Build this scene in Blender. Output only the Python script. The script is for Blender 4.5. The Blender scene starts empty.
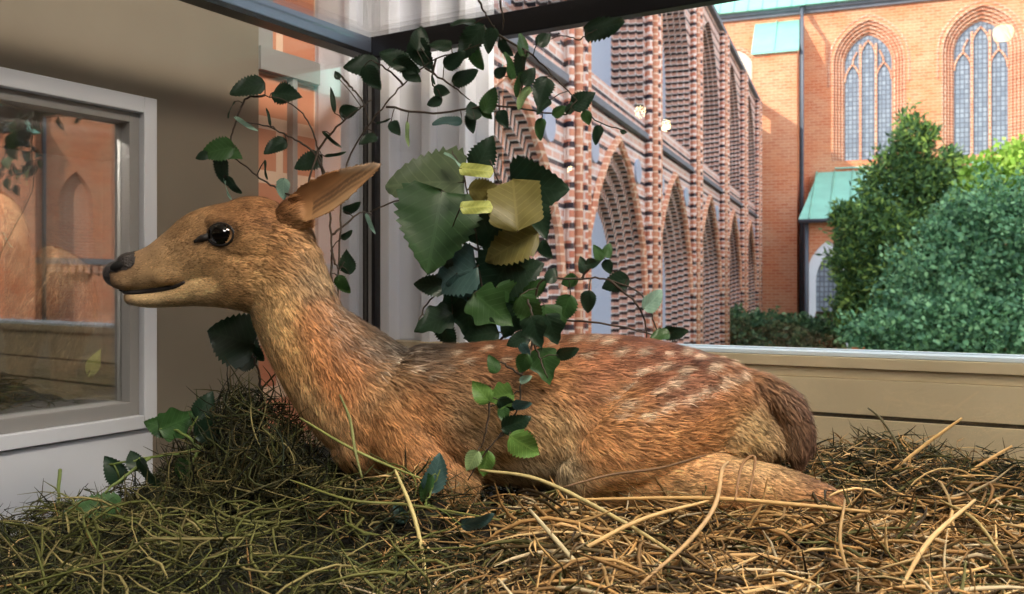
import bpy, bmesh, math, random
import numpy as np
from mathutils import Vector, Matrix
from mathutils.bvhtree import BVHTree
random.seed(7); rng = np.random.default_rng(7)
scene = bpy.context.scene
COL = scene.collection
F = 887.0; CX = 512.0; HY = 285.0
PI = math.pi
def R(a): return math.radians(a)
def W(px, py, Y): return Vector(((px-CX)/F*Y, Y, (HY-py)/F*Y))

# ------------------------------------------------------------------ camera, world, sun, lights
cam = bpy.data.cameras.new('camera'); camo = bpy.data.objects.new('camera', cam); COL.objects.link(camo)
camo.location = (0, 0, 0); camo.rotation_euler = (R(90), 0, 0)
cam.sensor_width = 36; cam.lens = 36*F/1024; cam.shift_y = -12/1024; cam.clip_start = 0.02; cam.clip_end = 300
cam.dof.use_dof = True; cam.dof.focus_distance = 0.95; cam.dof.aperture_fstop = 14
scene.camera = camo
vs = scene.view_settings
vs.view_transform = 'Standard'; vs.look = 'None'; vs.gamma = 1; vs.exposure = 0.0; vs.use_curve_mapping = False
scene.cycles.use_denoising = True
scene.cycles.max_bounces = 8; scene.cycles.transparent_max_bounces = 24; scene.cycles.glossy_bounces = 4
scene.cycles.sample_clamp_indirect = 4
wd = bpy.data.worlds.new('sky'); scene.world = wd; wd.use_nodes = True
bg = wd.node_tree.nodes['Background']; bg.inputs[0].default_value = (0.82, 0.90, 1.0, 1); bg.inputs[1].default_value = 2.7

CH = R(-21)                       # the church stands turned 21 degrees to the camera
def church(x, y, z=0):            # church frame -> world
    c, s = math.cos(CH), math.sin(CH)
    return Vector((x*c - y*s, x*s + y*c, z))
sun = bpy.data.lights.new('sun', 'SUN'); suno = bpy.data.objects.new('sun', sun); COL.objects.link(suno)
sdir = church(-1.0, -1.3, 0.74).normalized()
suno.rotation_euler = sdir.to_track_quat('Z', 'Y').to_euler(); suno.location = sdir*60
sun.energy = 5.4; sun.color = (1.0, 0.90, 0.74); sun.angle = R(0.6)

# plan frames: window wall (a along, b into the room) and partition wall (t along, n out of the wall)
OW = Vector((-0.054, 1.495, 0)); EW = Vector((math.cos(R(28)), -math.sin(R(28)), 0)); BW = Vector((-math.sin(R(28)), -math.cos(R(28)), 0))
def win(a, b, z=0): return OW + EW*a + BW*b + Vector((0, 0, z))
CW = win(-0.345, 0); GW = Vector((-math.sin(R(31)), -math.cos(R(31)), 0)); NW = Vector((math.cos(R(31)), -math.sin(R(31)), 0))
def wal(t, n, z=0): return CW + GW*t + NW*n + Vector((0, 0, z))
CC = Vector((-0.240, 1.50, 0)); EC = NW.copy(); BC = GW.copy()     # case corner, along the back pane, along the left pane
def cas(a, b, z=0): return CC + EC*a + BC*b + Vector((0, 0, z))
FLOOR = -1.45; CEIL = 1.40
def area(name, loc, target, size, power, color):
    l = bpy.data.lights.new(name, 'AREA'); o = bpy.data.objects.new(name, l); COL.objects.link(o)
    o.location = loc; o.rotation_euler = (Vector(loc)-Vector(target)).to_track_quat('Z', 'Y').to_euler()
    l.shape = 'RECTANGLE'; l.size = size[0]; l.size_y = size[1]; l.energy = power; l.color = color
    return o
area('added_panel_light_source', (0.62, 0.10, CEIL-0.07), (0.1, 0.95, -0.2), (0.5, 0.35), 50, (1.0, 0.86, 0.68))  # unseen panel light, added to light the fawn from the right
area('added_case_fill_source', wal(0.55, -0.08, 0.225), wal(0.5, -0.25, -0.2), (0.4, 0.04), 3.0, (1.0, 0.9, 0.78))  # unseen lamp, added to brighten the animal inside the wall case
area('added_panel_light_source', (0.25, -0.75, CEIL-0.07), (-0.1, 1.3, 0), (0.6, 0.6), 40, (1.0, 0.96, 0.92))  # unseen panel light, added to lift the room and window jamb

# ------------------------------------------------------------------ materials
def lin(c): 
    c = c/255.0
    return c/12.92 if c <= 0.04045 else ((c+0.055)/1.055)**2.4
def rgb(r, g, b): return (lin(r), lin(g), lin(b), 1)
def mat(name, c, rough=0.6, metal=0.0, noise=0.0, nscale=20, bump=0.0, spec=0.5, c2=None):
    m = bpy.data.materials.new(name); m.use_nodes = True; nt = m.node_tree; p = nt.nodes['Principled BSDF']
    p.inputs['Base Color'].default_value = c; p.inputs['Roughness'].default_value = rough; p.inputs['Metallic'].default_value = metal
    p.inputs['Specular IOR Level'].default_value = spec
    if noise or c2 or bump:
        tc = nt.nodes.new('ShaderNodeTexCoord'); n = nt.nodes.new('ShaderNodeTexNoise'); n.inputs['Scale'].default_value = nscale; n.inputs['Detail'].default_value = 6
        nt.links.new(tc.outputs['Object'], n.inputs['Vector'])
        mx = nt.nodes.new('ShaderNodeMix'); mx.data_type = 'RGBA'
        k = 1-noise
        mx.inputs[6].default_value = c; mx.inputs[7].default_value = c2 or (c[0]*k, c[1]*k, c[2]*k, 1)
        rmp = nt.nodes.new('ShaderNodeMapRange'); rmp.inputs[1].default_value = 0.35; rmp.inputs[2].default_value = 0.65
        nt.links.new(n.outputs[0], rmp.inputs[0]); nt.links.new(rmp.outputs[0], mx.inputs[0]); nt.links.new(mx.outputs[2], p.inputs['Base Color'])
        if bump:
            b = nt.nodes.new('ShaderNodeBump'); b.inputs['Strength'].default_value = bump; b.inputs['Distance'].default_value = 0.01
            nt.links.new(n.outputs[0], b.inputs['Height']); nt.links.new(b.outputs[0], p.inputs['Normal'])
    return m
def glass(name, r0, r1, tint=(1, 1, 1, 1)):
    m = bpy.data.materials.new(name); m.use_nodes = True; nt = m.node_tree; nt.nodes.remove(nt.nodes['Principled BSDF'])
    out = nt.nodes['Material Output']
    t = nt.nodes.new('ShaderNodeBsdfTransparent'); t.inputs[0].default_value = tint
    g = nt.nodes.new('ShaderNodeBsdfGlossy'); g.inputs['Roughness'].default_value = 0.0; g.inputs['Color'].default_value = (1, 1, 1, 1)
    lw = nt.nodes.new('ShaderNodeLayerWeight'); lw.inputs[0].default_value = 0.25
    mr = nt.nodes.new('ShaderNodeMapRange'); mr.inputs[3].default_value = r0; mr.inputs[4].default_value = r1
    mx = nt.nodes.new('ShaderNodeMixShader')
    nt.links.new(lw.outputs['Fresnel'], mr.inputs[0]); nt.links.new(mr.outputs[0], mx.inputs[0])
    nt.links.new(t.outputs[0], mx.inputs[1]); nt.links.new(g.outputs[0], mx.inputs[2]); nt.links.new(mx.outputs[0], out.inputs[0])
    return m
def brick(name, c1, c2, mortar, bw=0.26, bh=0.095, stripe=None, msize=0.012, scale_noise=1.2, stain=(0.75, 0.75, 0.75), arc=False):
    """bricks on (x+y, z); stripe = (colour, period, duty, chance noise) lays dark glazed courses"""
    m = bpy.data.materials.new(name); m.use_nodes = True; nt = m.node_tree; p = nt.nodes['Principled BSDF']; L = nt.links
    p.inputs['Roughness'].default_value = 0.85; p.inputs['Specular IOR Level'].default_value = 0.2
    tc = nt.nodes.new('ShaderNodeTexCoord'); sx = nt.nodes.new('ShaderNodeSeparateXYZ'); L.new(tc.outputs['Object'], sx.inputs[0])
    ad = nt.nodes.new('ShaderNodeMath'); ad.operation = 'ADD'; L.new(sx.outputs[0], ad.inputs[0]); L.new(sx.outputs[1], ad.inputs[1])
    cb = nt.nodes.new('ShaderNodeCombineXYZ'); L.new(ad.outputs[0], cb.inputs[0]); L.new(sx.outputs[2], cb.inputs[1])
    if arc:      # courses counted along the arch outline so that they turn with the arch
        at_ = nt.nodes.new('ShaderNodeAttribute'); at_.attribute_name = 'arc'; sx = nt.nodes.new('ShaderNodeSeparateXYZ'); L.new(at_.outputs['Vector'], sx.inputs[0]); L.new(sx.outputs[0], cb.inputs[0]); L.new(sx.outputs[2], cb.inputs[1])
    b = nt.nodes.new('ShaderNodeTexBrick'); L.new(cb.outputs[0], b.inputs['Vector'])
    b.inputs['Scale'].default_value = 1; b.inputs['Brick Width'].default_value = bw; b.inputs['Row Height'].default_value = bh
    b.inputs['Mortar Size'].default_value = msize; b.inputs['Color1'].default_value = c1; b.inputs['Color2'].default_value = c2; b.inputs['Mortar'].default_value = mortar
    col = b.outputs['Color']
    n = nt.nodes.new('ShaderNodeTexNoise'); n.inputs['Scale'].default_value = scale_noise; n.inputs['Detail'].default_value = 8; L.new(tc.outputs['Object'], n.inputs['Vector'])
    mr = nt.nodes.new('ShaderNodeMapRange'); mr.inputs[1].default_value = 0.4; mr.inputs[2].default_value = 0.62; L.new(n.outputs[0], mr.inputs[0])
    mx = nt.nodes.new('ShaderNodeMix'); mx.data_type = 'RGBA'; mx.blend_type = 'MULTIPLY'; mx.inputs[7].default_value = (*stain, 1)
    L.new(mr.outputs[0], mx.inputs[0]); L.new(col, mx.inputs[6]); col = mx.outputs[2]
    if stripe:
        sc, per, duty, hw_ = stripe
        wz = nt.nodes.new('ShaderNodeMath'); wz.operation = 'DIVIDE'; wz.inputs[1].default_value = per; L.new(sx.outputs[2], wz.inputs[0])
        fr = nt.nodes.new('ShaderNodeMath'); fr.operation = 'FRACT'; L.new(wz.outputs[0], fr.inputs[0])
        lt = nt.nodes.new('ShaderNodeMath'); lt.operation = 'LESS_THAN'; lt.inputs[1].default_value = duty; L.new(fr.outputs[0], lt.inputs[0])
        # glazed headers broken by lighter bricks
        b2 = nt.nodes.new('ShaderNodeTexBrick'); L.new(cb.outputs[0], b2.inputs['Vector']); b2.inputs['Scale'].default_value = 1
        b2.inputs['Brick Width'].default_value = hw_; b2.inputs['Row Height'].default_value = per; b2.inputs['Mortar Size'].default_value = 0.003
        b2.inputs['Color1'].default_value = (1, 1, 1, 1); b2.inputs['Color2'].default_value = (0.86, 0.86, 0.86, 1); b2.inputs['Mortar'].default_value = (0, 0, 0, 1)
        mm = nt.nodes.new('ShaderNodeMath'); mm.operation = 'MULTIPLY'; L.new(lt.outputs[0], mm.inputs[0]); L.new(b2.outputs['Color'], mm.inputs[1])
        m3 = nt.nodes.new('ShaderNodeMix'); m3.data_type = 'RGBA'; m3.inputs[7].default_value = sc
        L.new(mm.outputs[0], m3.inputs[0]); L.new(col, m3.inputs[6]); col = m3.outputs[2]
    L.new(col, p.inputs['Base Color'])
    return m
def attr_mat(name, rough=0.6, spec=0.3, trans=0.0):
    m = bpy.data.materials.new(name); m.use_nodes = True; nt = m.node_tree; p = nt.nodes['Principled BSDF']
    a = nt.nodes.new('ShaderNodeAttribute'); a.attribute_name = 'col'; nt.links.new(a.outputs['Color'], p.inputs['Base Color'])
    p.inputs['Roughness'].default_value = rough; p.inputs['Specular IOR Level'].default_value = spec
    if trans:
        t = nt.nodes.new('ShaderNodeBsdfTranslucent'); nt.links.new(a.outputs['Color'], t.inputs[0])
        mx = nt.nodes.new('ShaderNodeMixShader'); mx.inputs[0].default_value = trans
        nt.links.new(p.outputs[0], mx.inputs[1]); nt.links.new(t.outputs[0], mx.inputs[2]); nt.links.new(mx.outputs[0], nt.nodes['Material Output'].inputs[0])
    return m
def leaf_mat(name, c, rough=0.45, spec=0.4, trans=0.25, c2=None):
    """leaf green with paler side veins drawn along the leaf's own coordinates"""
    m = bpy.data.materials.new(name); m.use_nodes = True; nt = m.node_tree; p = nt.nodes['Principled BSDF']; L = nt.links
    p.inputs['Roughness'].default_value = rough; p.inputs['Specular IOR Level'].default_value = spec
    tc = nt.nodes.new('ShaderNodeTexCoord'); sx = nt.nodes.new('ShaderNodeSeparateXYZ'); L.new(tc.outputs['Object'], sx.inputs[0])
    ab = nt.nodes.new('ShaderNodeMath'); ab.operation = 'ABSOLUTE'; L.new(sx.outputs[0], ab.inputs[0])
    mu = nt.nodes.new('ShaderNodeMath'); mu.operation = 'MULTIPLY_ADD'; mu.inputs[1].default_value = -0.8; L.new(ab.outputs[0], mu.inputs[0]); L.new(sx.outputs[1], mu.inputs[2])
    sc = nt.nodes.new('ShaderNodeMath'); sc.operation = 'MULTIPLY'; sc.inputs[1].default_value = 7.5; L.new(mu.outputs[0], sc.inputs[0])
    fr = nt.nodes.new('ShaderNodeMath'); fr.operation = 'FRACT'; L.new(sc.outputs[0], fr.inputs[0])
    lt = nt.nodes.new('ShaderNodeMath'); lt.operation = 'LESS_THAN'; lt.inputs[1].default_value = 0.14; L.new(fr.outputs[0], lt.inputs[0])
    l2 = nt.nodes.new('ShaderNodeMath'); l2.operation = 'LESS_THAN'; l2.inputs[1].default_value = 0.018; L.new(ab.outputs[0], l2.inputs[0])
    mxm = nt.nodes.new('ShaderNodeMath'); mxm.operation = 'MAXIMUM'; L.new(lt.outputs[0], mxm.inputs[0]); L.new(l2.outputs[0], mxm.inputs[1])
    vf = nt.nodes.new('ShaderNodeMath'); vf.operation = 'MULTIPLY'; vf.inputs[1].default_value = 0.28; L.new(mxm.outputs[0], vf.inputs[0])
    n = nt.nodes.new('ShaderNodeTexNoise'); n.inputs['Scale'].default_value = 5; L.new(tc.outputs['Object'], n.inputs['Vector'])
    m0 = nt.nodes.new('ShaderNodeMix'); m0.data_type = 'RGBA'; m0.inputs[6].default_value = c
    m0.inputs[7].default_value = c2 or (c[0]*0.55, c[1]*0.6, c[2]*0.6, 1); L.new(n.outputs[0], m0.inputs[0])
    mx = nt.nodes.new('ShaderNodeMix'); mx.data_type = 'RGBA'; mx.inputs[7].default_value = (c[0]*1.5+0.01, c[1]*1.4+0.01, c[2]*1.4+0.01, 1)
    L.new(vf.outputs[0], mx.inputs[0]); L.new(m0.outputs[2], mx.inputs[6]); L.new(mx.outputs[2], p.inputs['Base Color'])
    bp = nt.nodes.new('ShaderNodeBump'); bp.inputs['Strength'].default_value = 0.5; bp.inputs['Distance'].default_value = 0.02; L.new(mxm.outputs[0], bp.inputs['Height']); L.new(bp.outputs[0], p.inputs['Normal'])
    t = nt.nodes.new('ShaderNodeBsdfTranslucent'); L.new(mx.outputs[2], t.inputs[0])
    ms = nt.nodes.new('ShaderNodeMixShader'); ms.inputs[0].default_value = trans
    L.new(p.outputs[0], ms.inputs[1]); L.new(t.outputs[0], ms.inputs[2]); L.new(ms.outputs[0], nt.nodes['Material Output'].inputs[0])
    return m
M = dict(
    white=mat('white_paint', rgb(205, 208, 215), 0.5, noise=0.06, nscale=6),
    cream=mat('cream_paint', rgb(214, 196, 160), 0.55, noise=0.10, nscale=9),
    groove=mat('dark_gap', rgb(70, 66, 60), 0.8),
    grey=mat('grey_wall_paint', rgb(122, 113, 99), 0.9, noise=0.12, nscale=5, bump=0.05),
    greyd=mat('dark_grey_board', rgb(92, 88, 84), 0.9, noise=0.1),
    grey_frame=mat('grey_painted_frame', rgb(140, 138, 136), 0.5),
    black=mat('black_metal_profile', rgb(26, 26, 30), 0.35, metal=0.3),
    blue_metal=mat('blue_grey_metal_profile', rgb(120, 130, 150), 0.3, metal=0.7),
    floor=mat('hall_floor', rgb(120, 100, 80), 0.6, noise=0.2, nscale=3),
    ceiling=mat('ceiling_paint', rgb(205, 200, 192), 0.9),
    hallwall=mat('hall_wall_paint', rgb(120, 112, 102), 0.9),
    pane=glass('case_glass', 0.035, 0.55), sidepane=glass('side_case_glass', -0.01, 0.32), wpane=glass('window_glass', -0.03, 0.25), vpane=glass('display_glass', 0.28, 0.7, (0.92, 0.94, 0.95, 1)),
    copper=mat('green_copper', rgb(136, 198, 180), 0.6, noise=0.14, nscale=2.0),
    pipe=mat('lead_pipe', rgb(84, 90, 100), 0.5, metal=0.2),
    stone=mat('pale_plaster', rgb(215, 205, 190), 0.9, noise=0.1),
    ledge=mat('grey_slate_ledge', rgb(118, 120, 130), 0.8, noise=0.15, nscale=4),
    blueglass=mat('pale_window_plaster', rgb(160, 172, 195), 0.4, noise=0.06),
    grass=mat('courtyard_grass', rgb(80, 100, 50), 0.95, noise=0.3, nscale=2),
    brick_sun=brick('orange_brick', rgb(214, 150, 114), rgb(200, 126, 94), rgb(218, 172, 140), msize=0.012, stain=(1.0, 0.80, 0.70)),
    brick_mould=brick('moulded_brick', rgb(206, 146, 116), rgb(190, 124, 98), rgb(225, 196, 172), msize=0.012, stain=(0.92, 0.84, 0.80)),
    brick_dark=brick('banded_brick', rgb(214, 172, 156), rgb(205, 150, 130), rgb(226, 216, 212), bh=0.105, bw=0.22, msize=0.012, stripe=(rgb(18, 18, 28), 0.105, 0.46, 0.62), arc=True),
    brick_pier=brick('pier_brick', rgb(214, 150, 122), rgb(200, 126, 102), rgb(230, 212, 200), bw=0.13, bh=0.105, msize=0.018, stripe=(rgb(36, 34, 46), 0.21, 0.30, 0.15), stain=(0.9, .85, .85)),
    brick_face=brick('cloister_brick', rgb(222, 182, 166), rgb(212, 160, 142), rgb(226, 214, 208), msize=0.016, stripe=(rgb(44, 42, 54), 0.21, 0.24, 0.30), stain=(0.85, .85, .9)),
    leadglass=None, litter_shade=mat('gap_shade_litter', rgb(30, 27, 19), 0.95, noise=0.5, nscale=60, bump=0.6),  # litter colour holds the black shade between hay blades
    hay=attr_mat('hay_blades', 0.7, 0.2, 0.12), fur=attr_mat('fur', 0.62, 0.25), fol=attr_mat('foliage', 0.6, 0.3, 0.2),
    stem=mat('brown_stem', rgb(58, 46, 36), 0.7), stemg=mat('green_stem', rgb(96, 112, 52), 0.6),
    eye=mat('glass_eye', rgb(8, 7, 7), 0.05, spec=0.8), nose=mat('black_nose_skin', rgb(52, 46, 44), 0.5, bump=0.4, nscale=400), lip=mat('dark_lip', rgb(26, 20, 18), 0.6),
    bark=mat('bark', rgb(70, 55, 42), 0.9, noise=0.3),
)
# leaded church window glass: small rectangular quarries
def leaded():
    m = bpy.data.materials.new('leaded_glass'); m.use_nodes = True; nt = m.node_tree; p = nt.nodes['Principled BSDF']; L = nt.links
    tc = nt.nodes.new('ShaderNodeTexCoord'); sx = nt.nodes.new('ShaderNodeSeparateXYZ'); L.new(tc.outputs['Object'], sx.inputs[0])
    cb = nt.nodes.new('ShaderNodeCombineXYZ'); L.new(sx.outputs[0], cb.inputs[0]); L.new(sx.outputs[2], cb.inputs[1])
    b = nt.nodes.new('ShaderNodeTexBrick'); b.offset = 0; L.new(cb.outputs[0], b.inputs['Vector']); b.inputs['Scale'].default_value = 1
    b.inputs['Brick Width'].default_value = 0.125; b.inputs['Row Height'].default_value = 0.15; b.inputs['Mortar Size'].default_value = 0.016
    b.inputs['Color1'].default_value = rgb(150, 160, 172); b.inputs['Color2'].default_value = rgb(118, 128, 142); b.inputs['Mortar'].default_value = rgb(86, 92, 104)
    L.new(b.outputs[0], p.inputs['Base Color']); p.inputs['Roughness'].default_value = 0.35
    return m
M['leadglass'] = leaded(); M['sill'] = mat('sky_tinted_white_sill', rgb(214, 230, 242), .35); M['jamb'] = mat('white_window_paint', rgb(232, 235, 244), .45)  # sill: white paint with the sky's reflection put in as pale blue
LM = dict(deep=leaf_mat('deep_green_leaf', rgb(52, 84, 48)), dark=leaf_mat('dark_green_leaf', rgb(36, 60, 42)), mid=leaf_mat('green_leaf', rgb(62, 98, 52)), bright=leaf_mat('bright_green_leaf', rgb(110, 150, 72)),
          pale=leaf_mat('pale_green_leaf', rgb(150, 176, 120)), grey=leaf_mat('grey_green_leaf', rgb(92, 108, 80)), olive=leaf_mat('olive_leaf', rgb(124, 118, 66), c2=rgb(98, 92, 50)),
          teal=leaf_mat('blue_green_leaf', rgb(70, 100, 98)), yellow=leaf_mat('yellow_green_leaf', rgb(196, 204, 112)), mist=leaf_mat('silvery_green_leaf', rgb(150, 186, 168)))

# ------------------------------------------------------------------ object helpers
def tag(o, label=None, cat=None, group=None, kind=None):
    if label: o['label'] = label
    if cat: o['category'] = cat
    if group: o['group'] = group
    if kind: o['kind'] = kind
    return o
def empty(name, loc=(0, 0, 0), rot=0.0):
    o = bpy.data.objects.new(name, None); COL.objects.link(o); o.location = loc; o.rotation_euler = (0, 0, rot); o.empty_display_size = 0.05
    return o
class MB:
    def __init__(s): s.v = []; s.f = []
    def add(s, vs, fs):
        k = len(s.v); s.v += [tuple(v) for v in vs]; s.f += [tuple(i+k for i in f) for f in fs]; return s
    def box(s, x0, x1, y0, y1, z0, z1, fn=None):
        P = [(x, y, z) for z in (z0, z1) for y in (y0, y1) for x in (x0, x1)]
        if fn: P = [tuple(fn(*p)) for p in P]
        return s.add(P, [(0, 2, 3, 1), (4, 5, 7, 6), (0, 1, 5, 4), (2, 6, 7, 3), (0, 4, 6, 2), (1, 3, 7, 5)])
    def tube(s, pts, rad, n=6, cap=True):
        pts = [Vector(p) for p in pts]; k = len(s.v); N = len(pts)
        rad = rad if hasattr(rad, '__len__') else [rad]*N
        up = Vector((0.13, 0.31, 0.94)).normalized()
        for i, p in enumerate(pts):
            t = (pts[min(i+1, N-1)]-pts[max(i-1, 0)]).normalized()
            a = t.cross(up)
            if a.length < 1e-3: a = t.cross(Vector((1, 0, 0)))
            a.normalize(); b = a.cross(t)
            for j in range(n):
                w = 2*PI*j/n; s.v.append(tuple(p + a*math.cos(w)*rad[i] + b*math.sin(w)*rad[i]))
        for i in range(N-1):
            for j in range(n): s.f.append((k+i*n+j, k+i*n+(j+1) % n, k+(i+1)*n+(j+1) % n, k+(i+1)*n+j))
        if cap: s.f.append(tuple(k+j for j in range(n))[::-1]); s.f.append(tuple(k+(N-1)*n+j for j in range(n)))
        return s
    def sheet(s, grid):
        k = len(s.v); nr = len(grid); nc = len(grid[0])
        for r in grid: s.v += [tuple(p) for p in r]
        for i in range(nr-1):
            for j in range(nc-1): s.f.append((k+i*nc+j, k+i*nc+j+1, k+(i+1)*nc+j+1, k+(i+1)*nc+j))
        return s
    def mesh(s, name):
        me = bpy.data.meshes.new(name); me.from_pydata(s.v, [], s.f); me.update(); return me
    def obj(s, name, m, parent=None, smooth=False, bevel=0, world=False):
        me = s.mesh(name); me.materials.append(m)
        bm = bmesh.new(); bm.from_mesh(me); bmesh.ops.recalc_face_normals(bm, faces=bm.faces); bm.to_mesh(me); bm.free()
        if smooth: me.polygons.foreach_set('use_smooth', [True]*len(me.polygons))
        o = bpy.data.objects.new(name, me); COL.objects.link(o)
        if parent:
            o.parent = parent
            if world: me.transform(Matrix.LocRotScale(parent.location, parent.rotation_euler, None).inverted())
        if bevel:
            b = o.modifiers.new('bevel', 'BEVEL'); b.width = bevel; b.segments = 2; b.limit_method = 'ANGLE'
        return o
def np_obj(name, V, Fc, col, m, parent=None, smooth=True):
    """big mesh from arrays: V (n,3), Fc (m,k) all same size"""
    me = bpy.data.meshes.new(name); k = Fc.shape[1]
    me.vertices.add(len(V)); me.vertices.foreach_set('co', V.astype(np.float32).ravel())
    me.loops.add(Fc.size); me.loops.foreach_set('vertex_index', Fc.astype(np.int32).ravel())
    me.polygons.add(len(Fc)); me.polygons.foreach_set('loop_start', np.arange(0, Fc.size, k, dtype=np.int32)); me.polygons.foreach_set('loop_total', np.full(len(Fc), k, dtype=np.int32))
    me.update(calc_edges=True)
    if smooth: me.polygons.foreach_set('use_smooth', np.ones(len(Fc), bool))
    a = me.attributes.new('col', 'FLOAT_COLOR', 'POINT'); c4 = np.ones((len(V), 4), np.float32); c4[:, :3] = col; a.data.foreach_set('color', c4.ravel())
    me.materials.append(m); o = bpy.data.objects.new(name, me); COL.objects.link(o)
    if parent: o.parent = parent
    return o
def crom(P, n=6):
    """Catmull-Rom through rows of P"""
    P = np.array(P, float); Q = np.vstack([2*P[0]-P[1], P, 2*P[-1]-P[-2]]); out = []
    for i in range(1, len(Q)-2):
        for t in np.arange(n)/n:
            out.append(0.5*((2*Q[i])+(-Q[i-1]+Q[i+1])*t+(2*Q[i-1]-5*Q[i]+4*Q[i+1]-Q[i+2])*t*t+(-Q[i-1]+3*Q[i]-3*Q[i+1]+Q[i+2])*t**3))
    out.append(P[-1]); return np.array(out)

# ------------------------------------------------------------------ the room
def struct(o): return tag(o, kind='structure')
rm = MB(); rm.box(-6, 3.5, 0, 10, FLOOR-0.1, FLOOR, win); struct(rm.obj('floor', M['floor']))
rm = MB(); rm.box(-6.2, 3.7, -0.25, 10.2, CEIL, CEIL+0.12, win); struct(rm.obj('ceiling', M['ceiling']))
rm = MB(); rm.box(-6.2, -6, 0, 10, FLOOR, CEIL, win); struct(rm.obj('wall_side', M['hallwall']))
rm = MB(); rm.box(3.5, 3.7, 0, 10, FLOOR, CEIL, win); struct(rm.obj('wall_right', M['hallwall']))
rm = MB(); rm.box(-6.2, 3.7, 10, 10.2, FLOOR, CEIL, win); struct(rm.obj('wall_back', M['hallwall']))
rm = MB(); rm.box(-6.2, -0.345, -0.25, 0, FLOOR, CEIL, win); rm.box(2.35, 3.7, -0.25, 0, FLOOR, CEIL, win); rm.box(-0.345, 2.35, -0.25, 0, 1.15, CEIL, win)
rm.box(-0.345, 2.35, -0.25, -0.03, FLOOR, -0.15, win); struct(rm.obj('wall_window', M['white']))
# panelling below the window: three boards with dark joints
pn = MB()
pn.box(-0.345, 2.35, -0.03, 0.012, -0.1135, -0.099, win); pn.box(-0.345, 2.35, -0.03, 0.006, -0.128, -0.1145, win)
pn.box(-0.345, 2.35, -0.03, 0.010, -0.176, -0.1285, win); pn.box(-0.345, 2.35, -0.03, 0.002, -0.186, -0.176, win); pn.box(-0.345, 2.35, -0.03, 0.012, -0.228, -0.182, win)
pn.box(-0.345, 2.35, -0.03, 0.004, -0.234, -0.228, win); pn.box(-0.345, 2.35, -0.03, 0.012, FLOOR, -0.234, win)
struct(pn.obj('trim_1', M['cream'], bevel=0.0008))
gp = MB(); gp.box(-0.34, 2.34, 0.002, 0.0045, -0.182, -0.176, win); gp.box(-0.34, 2.34, 0.004, 0.0065, -0.2335, -0.2285, win); struct(gp.obj('trim_2', M['groove']))
# window: white jamb with stepped mouldings, sill rail, far jamb and head, pane
wf = MB()
prof = [(-0.345, -0.275, 0.006), (-0.275, -0.262, 0.018), (-0.262, -0.190, -0.004), (-0.190, -0.120, -0.035), (-0.120, -0.100, 0.0), (-0.100, -0.040, -0.02), (-0.040, -0.026, 0.004), (-0.026, 0.0, -0.03)]
for a0, a1, b in prof: wf.box(a0, a1, -0.05, b, -0.15, 1.15, win)
struct(wf.obj('window_frame_left', M['jamb'], bevel=0.002)).name = 'trim_3'
wf = MB(); wf.box(0, 2.35, -0.03, 0.006, -0.0985, -0.0925, win); wf.box(0, 2.35, -0.11, -0.03, -0.15, -0.0955, win); wf.box(0, 2.35, -0.034, -0.026, -0.0925, -0.0905, win)
wf.box(2.30, 2.35, -0.12, 0.0, -0.092, 1.15, win); wf.box(0, 2.35, -0.12, 0.0, 1.10, 1.15, win)
struct(wf.obj('window_1', M['sill'], bevel=0.001))
wp = MB(); wp.box(0, 2.30, -0.082, -0.078, -0.0955, 1.10, win); o = wp.obj('window_pane', M['wpane']); struct(o).name = 'window_2'
# partition wall with an opening for the wall display case
VT0, VT1, VZ0, VZ1, VI0 = 0.405, 1.02, -0.178, 0.243, 0.17
wl = MB(); T1 = 1.15
wl.box(0.151, VT0, -0.022, 0, FLOOR, CEIL, wal); wl.box(VT1, T1, -0.5, 0, FLOOR, CEIL, wal)
wl.box(VT0, VT1, -0.5, 0, VZ1, CEIL, wal); wl.box(VT0, VT1, -0.5, 0, FLOOR, VZ0-0.01, wal)
struct(wl.obj('wall_left', M['grey']))
# made-up pier and rail, standing in for the orange reflection in the side glass
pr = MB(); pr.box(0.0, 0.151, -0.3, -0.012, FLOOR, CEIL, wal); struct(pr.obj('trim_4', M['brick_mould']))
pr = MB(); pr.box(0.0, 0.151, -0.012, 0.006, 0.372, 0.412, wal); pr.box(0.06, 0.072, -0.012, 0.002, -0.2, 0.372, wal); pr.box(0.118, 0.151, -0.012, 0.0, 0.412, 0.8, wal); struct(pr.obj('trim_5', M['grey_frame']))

# ------------------------------------------------------------------ wall display case (left)
vc = empty('wall_display_case', wal(0.7, 0, VZ0))
tag(vc, 'white framed glass display case set into the grey wall at the left', 'display case')
def vobj(name, mb, m, bevel=0.0, parent=vc): return mb.obj(name, m, parent, bevel=bevel, world=True)
OZ0, OZ1, OT0, OT1 = -0.212, 0.278, 0.371, 1.06
a = MB(); a.box(OT0, OT0+0.022, -0.005, 0.022, OZ0, OZ1, wal); a.box(OT1-0.022, OT1, -0.005, 0.022, OZ0, OZ1, wal)
a.box(OT0+0.022, OT1-0.022, -0.005, 0.022, OZ1-0.024, OZ1, wal); a.box(OT0+0.022, OT1-0.022, -0.005, 0.022, OZ0, OZ0+0.020, wal); vobj('outer_frame', a, M['white'], 0.0015)
a = MB(); a.box(OT0+0.022, VT0+0.004, -0.02, 0.010, OZ0+0.02, OZ1-0.024, wal); a.box(VT1-0.004, OT1-0.022, -0.02, 0.010, OZ0+0.02, OZ1-0.024, wal)
a.box(VT0+0.004, VT1-0.004, -0.02, 0.010, VZ1-0.004, OZ1-0.024, wal); a.box(VT0+0.004, VT1-0.004, -0.02, 0.012, OZ0+0.02, VZ0+0.006, wal); vobj('inner_frame', a, M['grey_frame'], 0.001)
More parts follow.
